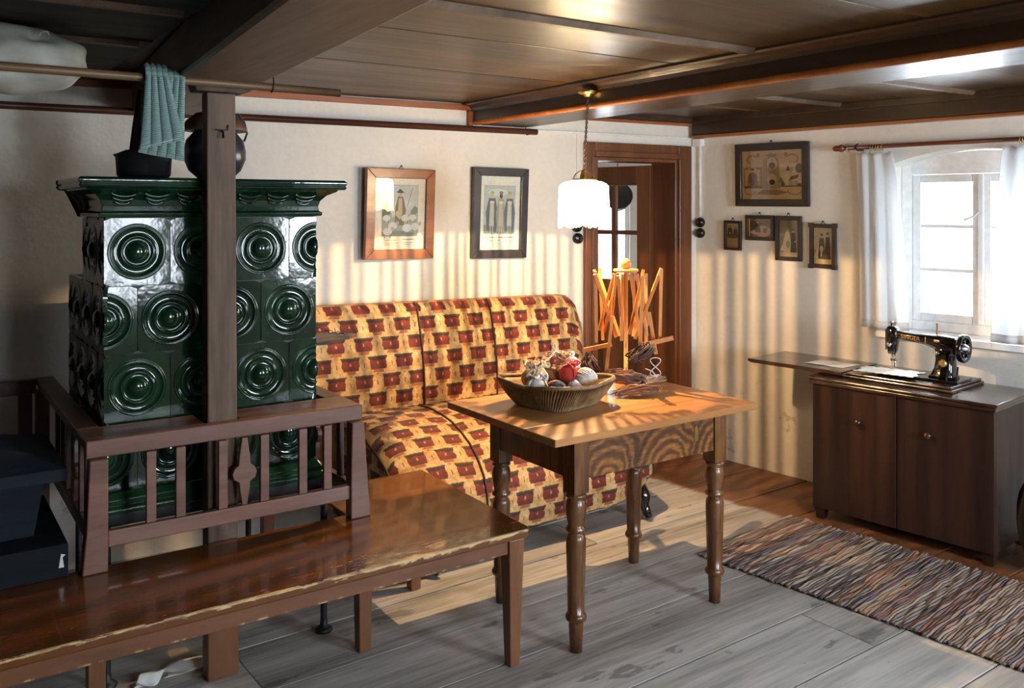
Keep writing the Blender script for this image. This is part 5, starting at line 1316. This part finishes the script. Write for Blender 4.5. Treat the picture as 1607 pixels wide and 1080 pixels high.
obj('flap_leaf', lfp, 'cabtop', sc_, 0.003)
obj('leaf_support', MB().prism([(-0.488, 0.712), (-0.445, 0.712), (-0.445, 0.50), (-0.478, 0.505), (-0.503, 0.53)], 'xz', -0.06, -0.045), 'felt', sc_, 0.003)

ZM = 0.735
sm = thing('sewing_machine', 'black antique hand-wheel sewing machine with gold lettering on the cabinet', 'sewing machine', MR_ @ Vector((1.535, -0.285, ZM)), ANG_R)
# local x towards the wheel, y to the window wall
sm.scale = (1, 1, 0.95)
def bodypart(name, mb, mat, bev=0.0, parent=None, label=None): return obj(name, mb, mat, parent or sm, bev, label=label)
bodypart('bed', MB().box(-0.17, 0.21, -0.085, 0.085, 0.0, 0.012), 'japan', 0.004)
def loop_at(x, zc, hy, hz, n=16, e=3.0):
    q = []
    for k in range(n):
        a = 2 * math.pi * k / n; c, s_ = math.cos(a), math.sin(a)
        r = 1 / ((abs(c) ** e + abs(s_) ** e) ** (1 / e))
        q.append((x, hy * r * c, zc + hz * r * s_))
    return q
def skin_loops(loops, caps=True):
    m = MB(); n = len(loops[0]); vs = [q for l in loops for q in l]
    fs = [(i * n + k, i * n + (k + 1) % n, (i + 1) * n + (k + 1) % n, (i + 1) * n + k) for i in range(len(loops) - 1) for k in range(n)]
    m.add(vs, fs, True); m.f.append(tuple(range(n))[::-1]); m.f.append(tuple((len(loops) - 1) * n + k for k in range(n)))
    return m
# horizontal arm
arm = skin_loops([loop_at(x, z, hy, hz) for x, z, hy, hz in ((-0.125, 0.208, 0.020, 0.022), (-0.105, 0.202, 0.021, 0.021), (-0.07, 0.196, 0.020, 0.020), (-0.02, 0.192, 0.022, 0.022), (0.03, 0.190, 0.026, 0.026), (0.07, 0.184, 0.032, 0.034), (0.10, 0.176, 0.036, 0.044), (0.135, 0.170, 0.037, 0.048), (0.165, 0.170, 0.034, 0.044), (0.185, 0.172, 0.024, 0.030))])
bodypart('arm', arm, 'japan')
# pillar
def hloop(z, x0, x1, hy, n=16, e=3.5):
    q = []
    for k in range(n):
        a = 2 * math.pi * k / n; c, s_ = math.cos(a), math.sin(a); r = 1 / ((abs(c) ** e + abs(s_) ** e) ** (1 / e))
        q.append(((x0 + x1) / 2 + (x1 - x0) / 2 * r * c, hy * r * s_, z))
    return q
pil = skin_loops([hloop(z, x0, x1, hy) for z, x0, x1, hy in ((0.0125, 0.048, 0.178, 0.058), (0.03, 0.062, 0.172, 0.050), (0.06, 0.075, 0.168, 0.042), (0.10, 0.080, 0.166, 0.037), (0.14, 0.078, 0.168, 0.036), (0.175, 0.070, 0.172, 0.035))])
bodypart('pillar', pil, 'japan')
# head with face plate, presser bar, needle
hd = skin_loops([hloop(z, x0, x1, hy) for z, x0, x1, hy in ((0.098, -0.150, -0.118, 0.020), (0.115, -0.154, -0.110, 0.024), (0.16, -0.158, -0.104, 0.026), (0.20, -0.160, -0.098, 0.027), (0.232, -0.158, -0.108, 0.025), (0.242, -0.150, -0.118, 0.016))])
bodypart('head', hd, 'japan')
bodypart('face_plate', MB().box(-0.1625, -0.1605, -0.016, 0.016, 0.115, 0.225), 'chrome', 0.003)
bodypart('top_screw', MB().lathe([(0.004, 0.242), (0.004, 0.256), (0.009, 0.258), (0.009, 0.265), (0.0, 0.266)], (-0.138, 0, 0), 12), 'chrome')
bodypart('needle_bar', MB().tube([(-0.135, 0, 0.097), (-0.135, 0, 0.065), (-0.135, 0, 0.05), (-0.135, 0, 0.022)], [0.005, 0.005, 0.003, 0.001], 8).tube([(-0.122, 0, 0.097), (-0.122, 0, 0.03)], 0.004, 8).box(-0.142, -0.112, -0.006, 0.006, 0.060, 0.072).box(-0.140, -0.116, -0.012, 0.004, 0.023, 0.027), 'chrome')
tn = MB().lathe([(0.0, 0.018), (0.008, 0.016), (0.013, 0.010), (0.013, 0.004), (0.008, 0.0), (0.0, 0.0)], n=14, axis='y'); tn.v = [(q[0] - 0.135, -0.025 - q[1], q[2] + 0.15) for q in tn.v]; tn.f = [f[::-1] for f in tn.f]
bodypart('tension_knob', tn, 'chrome')
bodypart('spool_pin', MB().tube([(0.082, 0.0, 0.214), (0.082, 0.0, 0.272)], 0.0042, 8).lathe([(0.006, 0.272), (0.006, 0.277), (0.0, 0.277)], (0.082, 0, 0), 8), M['yarn']['rust'])
# hand wheel: axle along x, spoked
wh = MB().lathe([(0.054, 0.196), (0.068, 0.192), (0.070, 0.200), (0.070, 0.210), (0.066, 0.216), (0.054, 0.212), (0.050, 0.206), (0.050, 0.200), (0.054, 0.196)], (0, 0, 0.165), 32, 'x')
for k in range(6):
    a = 2 * math.pi * k / 6 + 0.3
    wh.tube([(0.203, 0.014 * math.cos(a), 0.165 + 0.014 * math.sin(a)), (0.204, 0.053 * math.cos(a), 0.165 + 0.053 * math.sin(a))], [0.008, 0.006], 8)
wheel = bodypart('hand_wheel', wh, 'japan')
obj('hub', MB().lathe([(0.0, 0.184), (0.022, 0.184), (0.026, 0.192), (0.026, 0.210), (0.018, 0.216), (0.014, 0.226), (0.0, 0.227)], (0, 0, 0.165), 18, 'x'), 'chrome', wheel)
bodypart('bobbin_winder', MB().tube([(0.17, -0.04, 0.16), (0.172, -0.055, 0.135), (0.172, -0.05, 0.10)], 0.006, 8).ball((0.172, -0.055, 0.135), 0.012, 10, 8), 'iron')
rd = MB().lathe([(0.0, 0.012), (0.010, 0.012), (0.019, 0.008), (0.020, 0.0), (0.0, 0.0)], n=18, axis='y'); rd.v = [(q[0] + 0.125, -0.0385 - q[1], q[2] + 0.088) for q in rd.v]; rd.f = [f[::-1] for f in rd.f]
bodypart('stitch_dial', rd, 'gold', label='round gold stitch length dial')
sc2 = MB().lathe([(0.0, 0.004), (0.008, 0.003), (0.011, 0.0), (0.0, 0.0)], n=14, axis='y'); sc2.v = [(q[0] + 0.10, -0.038 - q[1], q[2] + 0.135) for q in sc2.v]; sc2.f = [f[::-1] for f in sc2.f]
bodypart('inspection_plate', sc2, 'chrome')
bodypart('stay_rods', MB().tube([(0.185, -0.03, 0.012), (0.190, -0.032, 0.08)], 0.004, 6).tube([(0.150, -0.060, 0.0005), (0.152, -0.062, 0.05)], 0.0035, 6), 'iron')
gd = MB()
for x, z in ((0.105, 0.028), (0.108, 0.045)): gd.prism(ell(x, z, 0.008, 0.010, 10), 'xz', -0.0525 + (z - 0.028) * 0.35, -0.051 + (z - 0.028) * 0.35)
for (x, z0, z1) in ((0.080, 0.125, 0.150), (0.082, 0.150, 0.165)): gd.prism([(x, z0), (x + 0.003, z0), (x + 0.003, z1), (x, z1)], 'xz', -0.0376, -0.0366)
gd.prism(ell(0.095, 0.192, 0.014, 0.005, 12), 'xz', -0.0385, -0.037)
gd.box(-0.108, -0.103, -0.0220, -0.0214, 0.188, 0.214); gd.box(0.036, 0.041, -0.0275, -0.0268, 0.176, 0.206)
bodypart('gold_ornament', gd, 'gold')
# lettering on the arm
def text_mesh(txt, size, depth=0.0006):
    cu = bpy.data.curves.new('lettering', 'FONT'); cu.body = txt; cu.size = size; cu.extrude = depth; cu.align_x = 'CENTER'; cu.align_y = 'CENTER'
    o_ = bpy.data.objects.new('lettering_tmp', cu); COL.objects.link(o_)
    bpy.context.view_layer.update()
    me = bpy.data.meshes.new_from_object(o_.evaluated_get(bpy.context.evaluated_depsgraph_get()))
    bpy.data.objects.remove(o_); bpy.data.curves.remove(cu)
    me.name = 'lettering'; me.materials.clear()
    return me
t1 = obj('lettering', text_mesh('SINGER', 0.0285), 'gold', sm)
t1.location = (-0.035, -0.0235, 0.1935); t1.rotation_euler = (R(90), R(2.5), R(-2.5))

# cloths by the machine
lc = thing('lace_cloth', 'white scalloped lace cloth under the sewing machine needle', 'cloth', MR_ @ Vector((1.415, -0.30, ZM)), ANG_R)
def lace(u, v):
    a = (u - 0.5) * 0.27; b = (v - 0.5) * 0.17
    ed = max(abs(u - 0.5), abs(v - 0.5)) * 2
    return (a * (1 + 0.05 * math.sin(v * 31)) + 0.012 * math.sin(v * 7), b * (1 + 0.06 * math.sin(u * 47)) - 0.05 + a * 0.10, 0.0155 + 0.002 * math.sin(u * 23) * math.sin(v * 17) * (1 if ed < 0.9 else 1))
obj('cloth', MB().sheet(lambda u, v: lace(u, v), 48, 20, 0.0012, (0, 0, 1)), 'paper', lc)
pp = tag(obj('paper_sheet', MB().sheet(lambda u, v: ((u - 0.5) * 0.21 + 0.02 * (v - 0.5), (v - 0.5) * 0.16, 0.0028 + 0.0012 * math.sin(u * 5)), 12, 6, 0.001, (0, 0, 1)), 'paper', loc=MR_ @ Vector((1.085, -0.29, 0.7355)), rotz=ANG_R + R(3)), 'folded white paper sheet lying on the cabinet leaf', 'paper')

# unidentified black rounded shape at the cabinet end
tag(obj('black_shape', MB().ball((0, 0, 0.21), (0.125, 0.13, 0.215), 22, 14, lambda d: (1 + 0.05 * math.sin(5 * d.x + 3 * d.z) + 0.04 * math.sin(7 * d.y)) * (1.0 if d.z > -0.75 else 0.95)), 'bulk', loc=MR_ @ Vector((2.135, -0.40, 0.012))), 'black bulging shape on the floor at the end of the sewing cabinet', 'bulk')

# ------------------------------------------------------------------ rag rug
rug = thing('rag_rug', 'long striped rag rug in grey, brown and rust in front of the sewing cabinet', 'rug', MR_ @ Vector((1.03, -0.98, 0.0)), ANG_R)
Wd = 0.375; L_ = 1.95; pitch = 0.0118
obj('warp_base', MB().box(0.0, L_, -Wd, Wd, 0.001, 0.0045), 'bulk', rug)
rg = random.Random(11)
nst = int(L_ / pitch)
for i in range(nst):
    x = pitch * (i + 0.5); e0 = Wd + rg.uniform(-0.006, 0.012); e1 = Wd + rg.uniform(-0.006, 0.010)
    ph1, ph2 = rg.uniform(0, 6), rg.uniform(0, 6); n_ = 26; hb = rg.uniform(-0.002, 0.003)
    vs = []
    for k in range(n_ + 1):
        y = -e0 + (e0 + e1) * k / n_
        wv_ = 0.0010 * math.sin(y * 24 + ph1) + 0.0008 * math.sin(y * 61 + ph2) + rg.uniform(-0.0008, 0.0008)
        hh = 0.0095 + 0.0028 * math.sin(y * 33 + ph2) + hb + rg.uniform(-0.0016, 0.0016)
        hw = pitch * 0.50 * (0.86 + 0.14 * math.sin(y * 45 + ph1))
        vs += [(x + wv_ - hw, y, 0.0047), (x + wv_ - hw * 0.6, y, hh), (x + wv_ + hw * 0.6, y, hh), (x + wv_ + hw, y, 0.0047)]
    fs = [(k * 4 + j, k * 4 + j + 1, k * 4 + 5 + j, k * 4 + 4 + j) for k in range(n_) for j in range(3)]
    m = MB().add(vs, fs, True); m.f.append((0, 1, 2, 3)); m.f.append(tuple(n_ * 4 + j for j in (3, 2, 1, 0)))
    obj('rag_strip', m, 'rag', rug)

# ------------------------------------------------------------------ rods under the ceiling, towel, bag
r1 = thing('drying_rod', 'pale worn drying rod slung before the post under the ceiling', 'rod', (0.6, 2.935, 1.953))
obj('rod', MB().tube([(-1.6, 0, 0.0), (-0.5, 0, 0.001), (0.3, 0, 0.0), (0.675, 0, -0.002)], 0.0135, 10), 'rodpale', r1)
for x in (0.435, -0.45): obj('wire_hook', MB().tube([(x, 0.0, 0.150), (x, 0.0, 0.03), (x - 0.004, -0.017, 0.004), (x - 0.006, -0.012, -0.014), (x - 0.006, 0.004, -0.017)], 0.0025, 6), 'iron', r1)
r2 = thing('wall_rod', 'long dark brown drying rod hung along the back wall below the ceiling', 'rod', MB_ @ Vector((-2.5, -0.062, 1.967)), ANG_B)
obj('rod', MB().tube([(-2.6, 0, 0.002), (-1.0, 0, -0.002), (1.27, 0, -0.001)], 0.0165, 10), 'rodwood', r2)
for x in (1.21, -0.6): obj('wire_hook', MB().tube([(x, 0.0, 0.13), (x, 0.0, 0.045), (x, 0.02, 0.03), (x, 0.021, 0.0), (x, 0.010, -0.019), (x, -0.012, -0.018), (x, -0.019, -0.004)], 0.0025, 6), 'iron', r2)

tw = thing('knitted_towel', 'sage green cable-knit towel folded over the drying rod above the stove', 'towel', (0.67, 2.935, 1.953))
def cable(u, k=5.0):
    return 0.0075 * abs(math.sin(math.pi * u * k)) ** 0.7
def drape(xt0, xt1, xb0, xb1, zb0, zb1, yf, back, k, thick):
    """front flap falls in front of the rod, passes over it and ends behind"""
    def f(u, v):
        # v 0 = front hem, .72 = top of rod, 1 = back hem
        if v < 0.70:
            t_ = v / 0.70
            zb = zb0 + (zb1 - zb0) * u
            x0 = xb0 + (xt0 - xb0) * t_; x1 = xb1 + (xt1 - xb1) * t_
            x = x0 + (x1 - x0) * u; z = zb + (0.006 - zb) * t_
            y = -0.0185 - yf - 0.006 * math.sin(t_ * 3 + u * 2) * (1 - t_)
            y -= cable(u, k) * (1.0 if 0.06 < t_ else 0.3) + 0.0010 * math.sin(t_ * 90 + math.floor(u * k) * 2)
        elif v < 0.82:
            a = math.pi * (v - 0.70) / 0.12
            x = xt0 + (xt1 - xt0) * u; r = 0.0185 + yf
            y = -r * math.cos(a); z = 0.006 + r * math.sin(a) + cable(u, k) * math.sin(a)
        else:
            t_ = (v - 0.82) / 0.18
            x = xt0 + (xt1 - xt0) * u; y = 0.0185 + yf; z = 0.006 - back * t_
        return (x, y, z)
    return MB().sheet(f, 60, 70, 0.0, uvfn=lambda u, v: (u * k, v * 0.35))
o = obj('back_fold', drape(-0.015, 0.073, -0.070, 0.068, -0.235, -0.258, 0.0015, 0.14, 5, 0.003), 'knit', tw); o.modifiers.new('thick', 'SOLIDIFY').thickness = 0.003
o = obj('front_fold', drape(-0.050, 0.018, -0.068, 0.066, -0.228, -0.190, 0.015, 0.16, 4.0, 0.003), 'knit', tw); o.modifiers.new('thick', 'SOLIDIFY').thickness = 0.003
def hemline(p0, p1, n, y):
    m = MB()
    for i in range(n):
        t_ = (i + 0.5) / n; m.ball((p0[0] + (p1[0] - p0[0]) * t_, y, p0[1] + (p1[1] - p0[1]) * t_), (0.0022, 0.0015, 0.0016), 6, 4)
    return m
obj('stitched_hem', hemline((-0.066, -0.221), (0.064, -0.183), 26, -0.042), M['yarn']['white'], tw, kind='stuff')

# dark mitts behind the towel on the wall rod side
dk = tag(obj('dark_cloth', MB().sheet(lambda u, v: (-0.035 + 0.10 * u - 0.02 * v * (1 - u), 0.012 * math.sin(u * 5 + v * 2) + 0.02 * v, 0.0 - 0.20 * v - 0.03 * u * v), 16, 18, 0.006, (0, -1, 0)), 'bulk', loc=(0.655, 3.005, 1.925)), 'dark cloth hanging half hidden behind the knitted towel', 'cloth')
# off-white cloth bag behind the rod
def bagfn(d):
    q = 1 + 0.05 * math.sin(6 * d.x + 4 * d.z) + 0.04 * math.sin(9 * d.z - 3 * d.x)
    pinch = math.exp(-(((d.x - 0.25) / 0.16) ** 2 + ((d.z - 0.62) / 0.2) ** 2)) if d.y < 0 else 0
    fold = 0.05 * math.sin(math.atan2(d.x - 0.25, d.z - 0.9) * 9) * math.exp(-(((d.x - 0.25) / 0.35) ** 2 + ((d.z - 0.4) / 0.35) ** 2)) if d.y < 0 else 0
    return q - 0.16 * pinch + fold
cap_ = thing('cloth_bag', 'off-white cloth bag with gathered dimple tucked behind the drying rod', 'bag', (0.285, 3.10, 2.0))
obj('bag', MB().ball((0, 0, 0), (0.205, 0.13, 0.106), 40, 26, bagfn), 'bone', cap_)
obj('gather_tie', MB().tube([(0.055, -0.112, 0.062), (0.060, -0.122, 0.072), (0.075, -0.120, 0.074), (0.080, -0.112, 0.066)], 0.003, 6), 'bone', cap_)

# paper scraps and plaster crumbs under the bench
def scrap(label, x, y, sx, sy, seed, hgt, rz):
    rg_ = random.Random(seed); a, b = rg_.uniform(0, 6), rg_.uniform(0, 6)
    m = MB().sheet(lambda u, v: ((u - 0.5) * sx * (1 + 0.2 * math.sin(v * 9 + a)), (v - 0.5) * sy * (1 + 0.25 * math.sin(u * 8 + b)), 0.0012 + hgt * abs(math.sin(u * 3.1 + v * 2 + a)) ** 2), 12, 8, 0.0008, (0, 0, 1))
    m.v = [(q[0], q[1], max(q[2], 0.0004)) for q in m.v]
    return tag(obj('paper_scrap', m, 'paper', loc=(x, y, 0.0006), rotz=rz), label, 'paper', 'paper scraps under the bench')
scrap('folded white paper scrap on the floor under the bench near its leg', 0.66, 3.06, 0.10, 0.05, 3, 0.028, 0.5)
scrap('larger crumpled paper scrap on the floor next to the post foot', 0.79, 3.09, 0.16, 0.08, 4, 0.020, 0.2)
# dark pan seen through the door pane
hpn = thing('hanging_pan', 'dark pan hanging in the next room seen through the door pane', 'pan', (4.71, 5.40, 1.60))
pn = MB().lathe([(0.0, 0.0), (0.085, 0.0), (0.10, 0.01), (0.118, 0.085), (0.122, 0.088), (0.114, 0.088), (0.096, 0.016), (0.0, 0.012)], n=24)
obj('pan_body', pn.moved(Matrix.Rotation(R(62), 4, Vector((0.8, -0.6, 0)))), 'iron', hpn)
obj('hanging_wire', MB().tube([(0, 0, 0.10), (0.01, 0, 0.3), (0.0, 0, 0.498)], 0.003, 6), 'iron', hpn)
